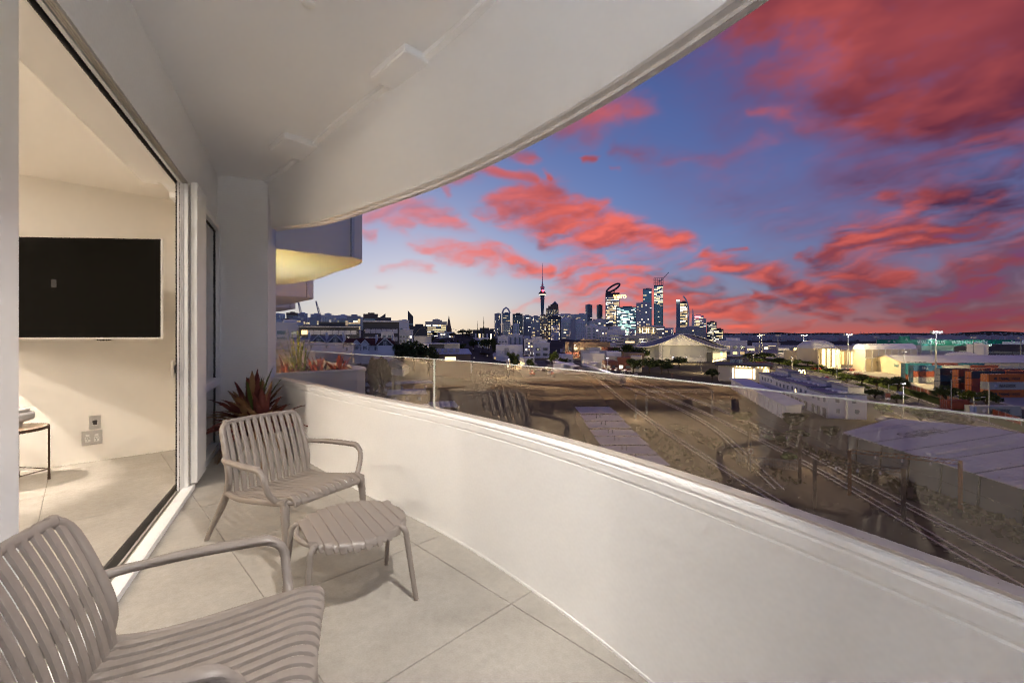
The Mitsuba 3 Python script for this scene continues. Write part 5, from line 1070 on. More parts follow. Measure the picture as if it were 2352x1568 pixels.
part(k, 'roof_plant', join([obox((*(F[3] + ex * a - ey * 4), -13.1), (2.2, 1.8, 1.6), .4) for a in (6, 8.5)]), 'town_blue')
for a, b, z0, z1, e in ((7.0, 13.8, -19.4, -15.2, ORA * .8 + .25), (14.4, 14.9, -19.5, -15.0, COOL * 1.6), (6.0, 6.5, -19.5, -15.0, COOL * 1.6)): part(k, 'lit_window', prism([F[0] + ex * a - ey * .2, F[0] + ex * b - ey * .2, F[0] + ex * b + ey * .1, F[0] + ex * a + ey * .1], z0, z1), 'town_glass', emit=e)
for a in (7.4, 8.7, 10, 11.3, 12.6, 16.0, 17.4, 18.8): part(k, 'ceiling_lamp', prism([F[0] + ex * a - ey * .7, F[0] + ex * (a + .4) - ey * .7, F[0] + ex * (a + .4) - ey * .3, F[0] + ex * a - ey * .3], -14.3, -13.95), 'white_plastic', emit=YEL * 3)
def arches(k, c, ex, h, m, emit):
    P = []
    for s in (-1, 1):
        P.append(tube([[*(c[:2] + ex * (s * h * .27 + h * .25 * math.cos(a) * 1.0)), c[2] + h * .95 * max(math.sin(a), 0) ** .62] for a in np.linspace(math.pi * .999, .001, 22)], h * .07, 7))
    part(k, 'letter', join(P), m, emit=emit)
arches(k, np.array([*(F[0] + ex * (w * .93) - ey * .4), -16.6]), ex, 1.7, 'town_cream', YEL * 1.6)
k = thing('arches_sign', 'glowing yellow double arch sign on a tall pole', 'sign'); p = spot(1841, HOR, 188)
arches(k, np.array([p[0], p[1], (HOR - 864) / FOCAL * 188]), np.array([1.0, 0]), 2.9, 'town_cream', ORA * 3.0 + np.array([0, .5, .1])); part(k, 'pole', bar([p[0], p[1], GZ], [p[0], p[1], (HOR - 864) / FOCAL * 188], .4), 'galvanised')
k = thing('white_sign', 'lit white sign box with two red panels on a pole', 'sign'); p = spot(1875.5, HOR, 188); z = (HOR - 875) / FOCAL * 188
part(k, 'pole', bar([p[0], p[1], GZ], [p[0], p[1], z], .35), 'galvanised'); part(k, 'panel', obox((p[0], p[1], z), (4.0, .4, 2.1)), 'white_plastic', emit=COOL * .55)
for dx in (-1.25, 1.25): part(k, 'red_panel', obox((p[0] + dx, p[1] - .25, z + .2), (.85, .1, 1.6)), 'town_red', emit=RED * .75)
k = thing('white_sign', 'small lit blank white sign behind the townhouse roofs', 'sign'); p = spot(1791.5, HOR, 205); z = (HOR - 851) / FOCAL * 205
part(k, 'pole', bar([p[0], p[1], GZ], [p[0], p[1], z], .3), 'galvanised'); part(k, 'panel', obox((p[0], p[1], z), (1.9, .4, 1.9)), 'white_plastic', emit=COOL * .9)
k = thing('roof_billboard', 'red billboard on a frame with an orange box at its end', 'billboard'); p = spot(1746, HOR, 215)
part(k, 'panel', obox((p[0], p[1], (HOR - 841) / FOCAL * 215), (6.4, .5, 2.4), -.4), 'town_red', emit=np.array([.9, .10, .05]) * .16); part(k, 'orange_box', obox((p[0] + 3.8, p[1] - 1.8, (HOR - 845) / FOCAL * 215), (1.9, 1.6, 2.8), -.4), 'town_red', emit=ORA * .45)
part(k, 'frame', join([bar([p[0] + dx, p[1] + .5, GZ], [p[0] + dx, p[1] + .5, (HOR - 830) / FOCAL * 215], .25) for dx in (-2.5, 0, 2.5)]), 'galvanised')

# arena
def arena():
    D = 350; k = thing('arena', 'grey arena with a wide winged roof and a pale triangular front', 'arena')
    A2 = lambda X: 1450.4 + X * .13333; B2 = lambda Y: 666.4 + Y * .13333
    P = lambda X, Y, dd=0: spot(A2(X), B2(Y), D + dd)
    c = P(870, 1000)
    body = [P(200, 1000, 4)[:2], P(520, 1000, -6)[:2], P(1290, 1000, -6)[:2], P(1520, 1000, 6)[:2], P(1520, 1000, 60)[:2], P(200, 1000, 60)[:2]]
    part(k, 'wall', prism(body, GZ - 1, P(0, 960)[2] + 1), 'town_grey')
    part(k, 'base_band', prism(sg.Polygon(body).buffer(.3), GZ - 1, GZ + 3), 'town_pale')
    for s, pts in ((0, [(90, 965, 6), (250, 905, 2), (430, 850, 0), (600, 800, 0), (760, 765, 0), (845, 755, 0)]), (1, [(860, 755, 0), (1000, 765, 0), (1150, 795, 0), (1330, 860, 0), (1500, 925, 2), (1680, 985, 6)])):
        up = curve([P(X, Y, d) for X, Y, d in pts], 24)
        lo = curve([P(X, Y, d - 9) for X, Y, d in ([(85, 968, 6), (440, 940, 0), (600, 880, 0), (760, 805, 0), (846, 760, 0)] if s == 0 else [(860, 760, 0), (960, 815, 0), (1140, 890, 0), (1300, 950, 0), (1685, 990, 6)])], 24)
        back = up + np.array([0, 62, -6])
        n = 24; v = np.vstack([lo, up, back]); i = np.arange(n - 1)
        part(k, 'roof_wing', (v, np.vstack([np.column_stack([i, i + 1, i + 1 + n]), np.column_stack([i, i + 1 + n, i + n]), np.column_stack([i + n, i + 1 + n, i + 1 + 2 * n]), np.column_stack([i + n, i + 1 + 2 * n, i + 2 * n])])), 'dark_roof', smooth=40)
        part(k, 'roof_edge', tube(lo, .45, 7), 'town_white', smooth=40)
        part(k, 'roof_lip', tube(up, .35, 7), 'town_white', smooth=40)
    g = curve([P(440, 948, -8), P(600, 885, -8), P(760, 810, -8), P(852, 768, -8), P(960, 818, -8), P(1140, 893, -8), P(1300, 950, -8)], 30)
    v = np.vstack([g, np.column_stack([g[:, 0], g[:, 1], np.full(30, P(0, 945)[2])])]); i = np.arange(29)
    part(k, 'front_gable', (v, np.vstack([np.column_stack([i, i + 1, i + 31]), np.column_stack([i, i + 31, i + 30])])), 'town_white')
    for X in (490, 510): part(k, 'front_post', bar([*P(X, 1000, -9)[:2], GZ], [*P(X, 1000, -9)[:2], P(0, 940)[2]], .5), 'town_white')
    part(k, 'side_screen', prism([P(1300, 0, -8)[:2], P(1395, 0, -7)[:2], P(1395, 0, -6)[:2], P(1300, 0, -7)[:2]], GZ, P(0, 1065)[2]), 'town_dark')
    part(k, 'entrance_wing', prism([P(1400, 0, -3)[:2], P(1640, 0, 8)[:2], P(1640, 0, 30)[:2], P(1400, 0, 30)[:2]], GZ, P(0, 1050)[2]), 'town_pale')
    part(k, 'entrance_glass', prism([P(1405, 0, -3.4)[:2], P(1636, 0, 7.4)[:2], P(1636, 0, 8)[:2], P(1405, 0, -2.8)[:2]], P(0, 1165)[2], P(0, 1085)[2]), 'town_glass', emit=YEL * .55)
    part(k, 'green_panel', prism([P(1540, 0, 2.5)[:2], P(1565, 0, 3.5)[:2], P(1565, 0, 4.5)[:2], P(1540, 0, 3.5)[:2]], P(0, 1130)[2], P(0, 1080)[2]), 'town_teal', emit=GRN * 1.2)
    part(k, 'step_light', tube([P(1400, 1228, -6), P(1610, 1180, 4)], .22, 6), 'white_plastic', emit=YEL * 3)
arena()
for u, v, d, lab, h in ((1544, 821, 318, 'very bright lamp left of the middle of the arena front', 9), (1577, 821, 318, 'very bright lamp right of the middle of the arena front', 9), (1410.5, 826, 290, 'very bright lamp post between the station and the dark trees', 10), (1437, 826, 300, 'smaller yellow lamp post beside the very bright one', 8)):
    p = spot(u, v, d); z0 = GZ; lamp_post(lab, p[0], p[1], p[2] - z0, YEL * (12 if 'very' in lab else 5), z0, 1, .9 if 'very' in lab else .45, point=300 if 'very' in lab and d > 300 else 0)

# port: domed hall, arched warehouse, cargo shed, ship, floodlight masts
mat('warm_sheet', (.60, .54, .40), .6)
mat('tent_white', (.80, .81, .82), .5)
def barrel(u0, u1, vt, ve, d, deep, rise_n=16, ang=0.0):
    F, ex, ey, w = footprint(u0, u1, d, deep, ang); zt, ze = (HOR - vt) / FOCAL * d, (HOR - ve) / FOCAL * d
    return F, ex, ey, w, zt, ze
k = thing('domed_hall', 'silver domed hall with a brightly lit arched glass entrance', 'hall')
c = spot(1893, HOR, 300); rz = (HOR - 800) / FOCAL * 300; rt = (HOR - 781) / FOCAL * 300; rad = 38 / FOCAL * 300
part(k, 'dome', lathe([(rad * math.cos(a), rz + (rt - rz) * math.sin(a)) for a in np.linspace(0, math.pi / 2, 12)], 36, (c[0], c[1] + 8, 0)), 'zinc_roof', smooth=True)
part(k, 'drum', lathe([(rad, GZ), (rad, rz)], 36, (c[0], c[1] + 8, 0)), 'warm_sheet', smooth=True)
F, ex, ey, w, zt, ze = barrel(1883, 1926, 797, 806, 282, 22)
arc = lambda a: np.array([*(F[0] + ex * w * (.5 - .5 * math.cos(a))), ze + (zt - ze) * math.sin(a)])
v = [[*(arc(a)[:2] + ey * b), arc(a)[2]] for b in (-1, 16) for a in np.linspace(0, math.pi, 18)]; i = np.arange(17)
part(k, 'porch_roof', (np.array(v), np.vstack([np.column_stack([i, i + 1, i + 19]), np.column_stack([i, i + 19, i + 18])])), 'tent_white', smooth=True)
part(k, 'porch_wall', prism([F[0], F[0] + ex * .8, F[3] + ex * .8, F[3]], GZ, ze), 'warm_sheet'); part(k, 'porch_wall', prism([F[1] - ex * .8, F[1], F[2], F[2] - ex * .8], GZ, ze), 'warm_sheet')
for t in (.18, .40, .62, .80): part(k, 'lit_bay', prism([F[0] + ex * w * t + ey * 3, F[0] + ex * w * (t + .15) + ey * 3, F[0] + ex * w * (t + .15) + ey * 3.3, F[0] + ex * w * t + ey * 3.3], GZ + .3, ze + 1.2), 'town_glass', emit=YEL * (.9 if t in (.18, .62) else .5))
scene['porch_glow'] = {'type': 'point', 'position': [float(F[0][0] + ex[0] * w * .5), float(F[0][1] + ex[1] * w * .5 - 2), GZ + 6], 'intensity': rgb(*(YEL * 150)), 'sampling_weight': 2.0}
F2 = footprint(1926, 1956, 300, 12); part(k, 'lit_wing', prism(F2[0], GZ, (HOR - 803) / FOCAL * 300), 'warm_sheet')
for t in (.05, .3, .62, .85): part(k, 'lit_bay', prism([F2[0][0] + F2[1] * F2[3] * t - F2[2] * .3, F2[0][0] + F2[1] * F2[3] * (t + .14) - F2[2] * .3, F2[0][0] + F2[1] * F2[3] * (t + .14), F2[0][0] + F2[1] * F2[3] * t], GZ + 1, (HOR - 808) / FOCAL * 300), 'town_glass', emit=(ORA if t == .3 else YEL) * .8)
k = thing('arched_warehouse', 'cream warehouse with a white barrel roof', 'warehouse')
F = [spot(1958, HOR, 262)[:2], spot(1987, HOR, 250)[:2], spot(2106, HOR, 262)[:2], spot(2086, HOR, 282)[:2]]
q = np.array(F); ze, zt = (HOR - 802) / FOCAL * 255, (HOR - 789) / FOCAL * 258
part(k, 'wall', prism(q, GZ, ze), 'warm_sheet'); rows = []
for t in np.linspace(0, 1, 22):
    a, b = q[0] * (1 - t) + q[3] * t, q[1] * (1 - t) + q[2] * t
    rows.append([[*a, ze], [*(a * .85 + b * .15), ze + (zt - ze) * .62], [*(a * .6 + b * .4), ze + (zt - ze) * .97], [*(a * .4 + b * .6), ze + (zt - ze) * .97], [*(a * .15 + b * .85), ze + (zt - ze) * .62], [*b, ze]])
rows = np.array(rows); n, m = rows.shape[:2]; i, j = np.meshgrid(np.arange(n - 1), np.arange(m - 1), indexing='ij'); qd = np.stack([i * m + j, (i + 1) * m + j, (i + 1) * m + j + 1, i * m + j + 1], -1).reshape(-1, 4)
v = rows.reshape(-1, 3)
part(k, 'barrel_roof', (v, np.vstack([qd[:, [0, 1, 2]], qd[:, [0, 2, 3]]])), 'tent_white', smooth=50)
for e in (0, n - 1): part(k, 'gable', (rows[e], np.array([[0, 1, 2], [0, 2, 3], [0, 3, 4], [0, 4, 5]])), 'tent_white')
for t in np.linspace(0, 1, 9): a = q[1] * (1 - t) + q[2] * t + np.array([-.1, -.25]); part(k, 'wall_rib', bar([*a, GZ], [*a, ze], .3), 'town_pale')
part(k, 'wall_band', bar([*(q[1] + [-.2, -.3]), ze - 5], [*(q[2] + [0, -.3]), ze - 5], .3), 'town_pale')
k = thing('cargo_shed', 'long pale yellow cargo shed with a low grey roof and big lettering', 'shed')
a, b, c2 = spot(1995, HOR, 262)[:2], spot(2077, HOR, 226)[:2], spot(2440, HOR, 226)[:2]; d2 = a + (c2 - b)
zr = (HOR - 832) / FOCAL * 229
part(k, 'wall', prism([a, b, c2, d2], GZ, zr), 'warm_sheet')
mid = (a + b) / 2; mid2 = (c2 + d2) / 2; zp = zr + 3.2; ov = np.array([-1.2, -1.0])
part(k, 'roof', (np.array([[*(b + ov), zr + .05], [*(c2 + [0, -1]), zr + .05], [*mid2, zp], [*(mid + [-1, 0]), zp], [*(a + [-.6, .6]), zr + .05], [*d2, zr + .05]]), np.array([[0, 1, 2], [0, 2, 3], [3, 2, 5], [3, 5, 4]])), 'zinc_roof')
part(k, 'gable', (np.array([[*a, zr], [*b, zr], [*mid, zp - .15]]), np.array([[0, 1, 2]])), 'warm_sheet')
for z in (zr - 2.0, GZ + 4.5): part(k, 'wall_band', bar([*(b + [0, -.15]), z], [*(c2 + [0, -.15]), z], .22), 'town_grey')
for t in np.arange(.06, 1, .055): w_ = b + (c2 - b) * t + np.array([0, -.12]); part(k, 'wall_rib', bar([*w_, GZ], [*w_, zr], .10), 'town_pale')
def wall_text(k, text, p, q, s, z, h, m, bold=True):
    ex = (q - p) / np.linalg.norm(q - p); nx = np.array([ex[1], -ex[0]]); t = meshkit.text_mesh(text, h, .12, bold); v = np.asarray(t.vertices)
    part(k, 'lettering', (np.column_stack([p + ex * s + v[:, :1] * ex + v[:, 2:3] * nx + nx * .02, z + v[:, 1]]), np.asarray(t.faces)), m)
wall_text(k, 'CARGO', b, c2, .8, GZ + 5.0, 2.2, 'town_dark'); wall_text(k, 'CARGO', a, b, 1.5, GZ + 4.3, 1.8, 'town_dark')
L = np.linalg.norm(b - a); wall_text(k, 'Snell', a, b, L * .74, GZ + 4.0, 1.5, 'town_teal')
lamp_post('yellow floodlight post before the corner of the cargo shed', *spot(2077, HOR, 216)[:2], (HOR - 809) / FOCAL * 216 - GZ, YEL * 8, GZ, 1, .8, point=260)
MP = [(2149.5, 184, 766, 4, 'tall floodlight mast in front of the long cargo shed'), (1948, 252, 771, 4, 'tall floodlight mast beside the arched warehouse'), (1846, 330, 772, 3, 'floodlight mast left of the domed hall'), (2114, 380, 778, 3, 'floodlight mast behind the barrel roof'), (2138, 400, 780, 4, 'double floodlight mast behind the cargo shed'), (2236, 420, 777, 3, 'floodlight mast before the green ship'), (2345, 400, 778, 3, 'floodlight mast at the right edge of the picture'), (1787, 420, 772, 3, 'floodlight mast over the distant wharf'),
      (1744, 460, 773, 4, 'left floodlight mast of the pair over the distant wharf'), (1750, 470, 770, 3, 'right floodlight mast of the pair over the distant wharf'), (2013, 470, 776, 3, 'floodlight mast before the stern of the green ship')]
for i, (u, d, v, n, lab) in enumerate(MP): p = spot(u, v, d); lamp_post(lab, p[0], p[1], p[2] - GZ, YEL * 2.4, GZ, n, .8 + d * .0012, thick=.16 + d * .0004, point=(1500, 1500, 1200, 0, 1800, 0, 0, 0, 1500, 0, 0)[i])
k = thing('car_carrier_ship', 'huge car carrier ship with a green upper hull and white lettering', 'ship')
ds = 620; A3, B3 = spot(2052, HOR, ds - 0), spot(2330, HOR, ds)
zt, zm = (HOR - 780) / FOCAL * ds, (HOR - 793) / FOCAL * ds
hull = [A3[:2], B3[:2], B3[:2] + [4, 28], A3[:2] + [0, 28]]
mat('ship_green', (.0, .24, .14), .5); mat('ship_grey', (.17, .16, .15), .6)
part(k, 'hull', prism(hull, GZ - 4, zm), 'ship_grey'); part(k, 'upper_hull', prism([np.array(p) + [0, -.3] if i < 2 else p for i, p in enumerate(hull)], zm, zt), 'ship_green')
part(k, 'deck_house', prism([spot(2064, HOR, ds + 4)[:2], spot(2090, HOR, ds + 4)[:2], spot(2090, HOR, ds + 20)[:2], spot(2064, HOR, ds + 20)[:2]], zt, zt + 5), 'ship_green')
part(k, 'rear_ramp', prism([spot(2316, HOR, ds - 1)[:2], spot(2328, HOR, ds - 1)[:2], spot(2328, HOR, ds - .4)[:2], spot(2316, HOR, ds - .4)[:2]], zm - 6, zm), 'ship_grey')
h_ = (HOR - 782.5) / FOCAL * ds - (HOR - 789.5) / FOCAL * ds
def ship_text(t, u0, u1):
    m = meshkit.text_mesh(t, h_, .4, True); v = np.asarray(m.vertices); p0, p1 = spot(u0, 789.5, ds - .35), spot(u1, 789.5, ds - .35); v0 = v[:, 0] / v[:, 0].max()
    part(k, 'lettering', (np.column_stack([p0[0] + (p1[0] - p0[0]) * v0, p0[1] - v[:, 2] - .1, p0[2] + v[:, 1]]), np.asarray(m.faces)), 'white_plastic')
ship_text('WALLENIUS', 2106, 2170); ship_text('WILHELMSEN', 2185, 2267)
for u, z in ((2042, 785), (2054, 786), (2082, 781), (2127, 781), (2172, 782), (2183, 782), (2210, 782), (2258, 782), (2325, 784)):
    p = spot(u, z, ds - 2); part(k, 'deck_lamp', obox((p[0], p[1], p[2]), (2.4, 1, 1.6)), 'lamp_body', emit=GRN * 5 + 1.5)
    if u in (2127, 2210): scene[f'deck_glow_{u}'] = {'type': 'point', 'position': [float(p[0]), float(p[1] - 5), float(p[2])], 'intensity': rgb(500, 900, 650), 'sampling_weight': 1.0}
k = thing('tent_hall', 'white arched tent hall behind the cargo shed', 'hall')
F, ex, ey, w, zt, ze = barrel(2178, 2236, 809, 821, 330, 14); v = [[*(F[0] + ex * w * (.5 - .5 * math.cos(a)) + ey * b), ze + (zt - ze) * math.sin(a) ** .8] for b in (0, 14) for a in np.linspace(0, math.pi, 16)]; i = np.arange(15)
part(k, 'canopy', (np.array(v), np.vstack([np.column_stack([i, i + 1, i + 17]), np.column_stack([i, i + 17, i + 16]), np.column_stack([i * 0, i, i + 1])])), 'tent_white', smooth=40); part(k, 'wall', prism(F, GZ, ze), 'warm_sheet')
tower('wharf_building', 'long dark wharf building behind the cargo shed on the right', 2232, 2420, 800, 440, 'town_dark', 'band', .06, 0, fh=5, cw=6)
tower('wharf_building', 'white box on top of the dark wharf building', 2228, 2262, 793, 430, 'town_pale', 'band', 0, 0, cw=50, fh=60)
tower('white_marquee', 'white peaked building at the right edge behind the ship stern', 2326, 2420, 787, 560, 'tent_white', 'band', 0, 0, cw=50, fh=60)
tower('car_park_building', 'long white gridded building right of the arena', 1648, 1712, 784, 430, 'town_white', 'grid', .25, 0, fh=5.5, cw=5.5)
k, *_ = tower('lit_wharf_shed', 'long wharf shed with a row of very bright lights right of the arena', 1708, 1810, 796, 640, 'town_grey', 'band', .8, 0, fh=9, cw=4, tones=(YEL, COOL, YEL), power=2.2, roof=False)
for i in range(34): part(k, 'lit_bay', prism(footprint(1709 + i * 2.9, 1710.9 + i * 2.9, 638.5, .3)[0], (HOR - 801.5) / FOCAL * 640, (HOR - 797.2) / FOCAL * 640), 'town_glass', emit=(YEL * 2.4, COOL * 1.6, AMB * 1.5)[i % 3])
tower('wharf_shed', 'long dark roofed wharf shed behind the domed hall', 1790, 1870, 794, 600, 'town_grey', 'band', .1, 0, roof=False)
tower('cream_sheds', 'cream gabled sheds left of the domed hall', 1806, 1862, 808, 330, 'warm_sheet', 'band', .0, 0, cw=60, fh=60)
RQ = np.random.default_rng(31)
for i in range(46):
    u = RQ.uniform(650, 1180) if i < 22 else RQ.uniform(1180, 1470); d = RQ.uniform(235, 330) if i % 2 else RQ.uniform(330, 560); w_ = RQ.uniform(14, 42)
    p = spot(u, HOR, d); zb = float(land(p[0], p[1]))
    tower('low_town_building', 'one of the low town buildings packed below the skyline', u, u + w_, HOR, d, ['town_white', 'town_pale', 'town_cream', 'town_grey', 'town_brown', 'town_red'][RQ.integers(6)], 'grid', RQ.uniform(.12, .5), RQ.uniform(-.5, .5), fh=3.2, cw=3.0, group='low town buildings below the skyline', roof=False, ztop=zb + RQ.uniform(4, 10), deep=RQ.uniform(8, 16))
for i in range(30):
    u = RQ.uniform(1665, 2340); d = RQ.uniform(430, 800); w_ = RQ.uniform(18, 60)
    tower('low_port_shed', 'one of the low sheds spread over the far port', u, u + w_, HOR, d, ['town_white', 'town_pale', 'warm_sheet', 'town_grey'][RQ.integers(4)], 'band', RQ.uniform(.1, .6), 0, fh=4.5, cw=5, group='low sheds of the far port', roof=False, ztop=GZ + RQ.uniform(4, 9), deep=20)
# harbour shore lights on the far side
k = thing('shore_light', 'sprinkle of house and street lights on the far shore', 'lights', kind='stuff'); RLt = np.random.default_rng(4); pt = []
for i in range(420):
    u = RLt.uniform(1660, 2352); d = RLt.uniform(1500, 4200); v = RLt.uniform(766, 785) if d < 2500 else RLt.uniform(764, 774); p = spot(u, v, d); s = d * RLt.uniform(.0006, .0020); pt.append(obox((p[0], p[1], p[2]), (s, s, s)))
part(k, 'lamp', join(pt), 'lamp_body', emit=AMB * 3)
k = thing('far_houses', 'far houses and trees across the harbour', 'houses', kind='stuff'); hs = []
for i in range(900):
    u = RLt.uniform(1640, 2400); d = RLt.uniform(1500, 4800); p = spot(u, HOR, d); hs.append(obox((p[0], p[1], GZ - 2), (RLt.uniform(12, 40), 15, RLt.uniform(6, 16) + (d - 1500) * .006), RLt.uniform(0, 3)))
part(k, 'block', join(hs), 'town_grey')
k = thing('street_light', 'street and house lamps scattered over the left hill and the town', 'lights', kind='stuff'); pt = []
for i in range(300):
    u = RLt.uniform(640, 1560); d = RLt.uniform(240, 700); p = spot(u, HOR, d); z = float(land(p[0], p[1])) + RLt.uniform(5, 9); s = d * RLt.uniform(.0010, .0030); pt.append(obox((p[0], p[1], z), (s, s, s)))
part(k, 'lamp', join(pt), 'lamp_body', emit=AMB * 6)
# containers
mat('container_orange', (.52, .13, .015), .55); mat('container_red', (.20, .05, .03), .6); mat('container_blue', (.015, .06, .14), .55); mat('container_teal', (.02, .15, .20), .55); mat('container_grey', (.36, .38, .35), .6); mat('container_navy', (.02, .03, .05), .6)
def container(label, x, y, z, m, text=None, tm='town_dark', L=12.2, group=None, ang=0.0, face=None):
    k = thing('container', label, 'shipping container', group); W3 = lambda mm: place_local(mm, (x, y, z), ang)
    n = 40; xs = np.linspace(.1, L - .1, 2 * n + 1); pr = [(xx, .03 if (i // 1) % 4 in (0, 1) else .0) for i, xx in enumerate(xs)]
    poly = sg.Polygon([(a, b) for a, b in pr] + [(L - .1, 2.44), (.1, 2.44)])
    part(k, 'body', W3(prism(poly, .08, 2.5)), m)
    part(k, 'corner_frame', W3(join([box(a, a + .12, -.03, 2.47, 0, 2.59) for a in (0, L - .12)] + [box(.12, L - .12, -.03, .05, zz, zz + .1) for zz in (0, 2.49)])), m)
    part(k, 'end_door', W3(join([box(-.04, .0, .15, 1.18, .15, 2.45), box(-.04, .0, 1.25, 2.3, .15, 2.45)])), face or m)
    part(k, 'door_bar', W3(join([bar([-.07, yy, .1], [-.07, yy, 2.5], .05) for yy in (.4, .95, 1.5, 2.05)])), 'galvanised')
    if text:
        t = meshkit.text_mesh(text, 1.0, .02, True); v = np.asarray(t.vertices); s = min(1.0, 7.0 / v[:, 0].max())
        part(k, 'lettering', W3((np.column_stack([L * .30 + v[:, 0] * s, -.06 - v[:, 2], .8 + v[:, 1] * min(s, 1)]), np.asarray(t.faces))), tm)
        if 'Lloyd' in text or 'MAERSK' in text: part(k, 'emblem', W3(join([obox((L * .18 + i * .22, -.05, .9 + .35 * (i % 2)), (.55, .03, .30), 0) for i in range(3)] if 'Lloyd' in text else [bar([L * .2 - .5 * math.cos(a), -.05, 1.3 - .5 * math.sin(a)], [L * .2 + .5 * math.cos(a), -.05, 1.3 + .5 * math.sin(a)], .14, .04, up=(0, 1, 0)) for a in (0, .8, 1.57, 2.36)])), 'container_navy' if 'Lloyd' in text else 'town_white')
p = spot(2270, HOR, 146)
container('orange container with dark lettering, bottom of the front stack', p[0], p[1], GZ + .06, 'container_orange', 'Hapag-Lloyd', 'container_navy'); container('grey container with black lettering in the middle of the front stack', p[0], p[1], GZ + 2.66, 'container_grey', 'MAERSK'); container('orange container with dark lettering, top of the front stack', p[0], p[1], GZ + 5.26, 'container_orange', 'Hapag-Lloyd', 'container_navy')
RW = [(2232, 158, 'second', ('container_red', 'container_red', 'container_navy')), (2202, 166, 'third', ('container_red', 'container_navy', 'container_red')), (2160, 172, 'fourth', ('container_navy', 'container_blue', 'container_navy')), (2098, 190, 'fifth', ('container_grey', 'container_red', 'container_blue')), (2080, 204, 'rear', ('container_red', 'container_teal', 'container_teal'))]
TXT = {('third', 2): 'K LINE', ('fourth', 2): 'CMA', ('fifth', 2): 'SPIL', ('fifth', 0): 'MAERSK', ('second', 2): 'HAMBURG'}
ENDS = {'second': 'container_orange', 'third': 'container_orange', 'fourth': 'container_grey', 'fifth': 'container_teal', 'rear': 'container_teal'}
for u, d, nm, cols in RW:
    p = spot(u, HOR, d)
    for j in range(3):
        for i in range(3):
            container(f'{cols[j].split("_")[1]} container, {("bottom", "middle", "top")[j]} of the {("first", "next", "last")[i]} stack in the {nm} row from the front', p[0] + i * 12.6, p[1], GZ + .06 + j * 2.6, cols[(j + i) % 3 if i else j], TXT.get((nm, j)) if i == 0 else None, 'white_plastic', face=ENDS[nm])
p = spot(2238, HOR, 112); container('long brown container beside the road with dark lettering', p[0], p[1], GZ + .06, 'container_grey', 'MAERSK'); p = spot(2178, HOR, 122); container('single dark red container behind the fence', p[0], p[1], GZ + .06, 'container_red', L=6)
k = thing('port_fence', 'long dark mesh fence between the road trees and the port', 'fence'); fp = curve([(118, 100), (132, 125), (148, 155), (162, 185), (176, 222)], 40)
part(k, 'mesh', sweep(fp, [(-.015, GZ + .3), (-.015, GZ + 1.9), (.015, GZ + 1.9), (.015, GZ + .3)]), 'container_red')
for p in fp: part(k, 'post', bar([*p, GZ], [*p, GZ + 2.2], .12), 'galvanised')

for u, d, h, pw, lab in ((1215, 262, 9, 320, 'added amber street lamp in the station car park'), (1168, 215, 9, 260, 'added amber street lamp behind the white building at the glass'), (1050, 212, 9, 260, 'added amber street lamp among the low trees before the tin roofed hall'), (960, 255, 9, 320, 'added amber street lamp behind the big black tree'), (800, 228, 9, 260, 'added amber street lamp behind the villas'), (690, 240, 9, 300, 'added amber street lamp at the left end of the villas'),
                        (1395, 205, 10, 420, 'added amber yard lamp beside the train'), (1610, 240, 9, 300, 'added amber street lamp left of the restaurant'), (1730, 262, 9, 380, 'added amber street lamp in the car park behind the restaurant'), (1480, 420, 12, 700, 'added amber street lamp behind the dark tree clump'), (1320, 400, 12, 700, 'added amber street lamp before the low brown building')):
    p = spot(u, HOR, d); lamp_post(lab, p[0], p[1], h, AMB * [1, 1.1, 1.3] * 5, float(land(p[0], p[1])), 1, .55, point=pw)  # added lamps that brighten the streets and lower walls of the town
for i, s in enumerate((95, 165, 235)):
    p, a = road_at(s, 9.5); lamp_post(f'{("near", "middle", "far")[i]} added road lamp on the port side of the wide road', p[0], p[1], 9, YEL * 5, GZ, 1, .4, point=260)  # added lamps that brighten the road and its verge
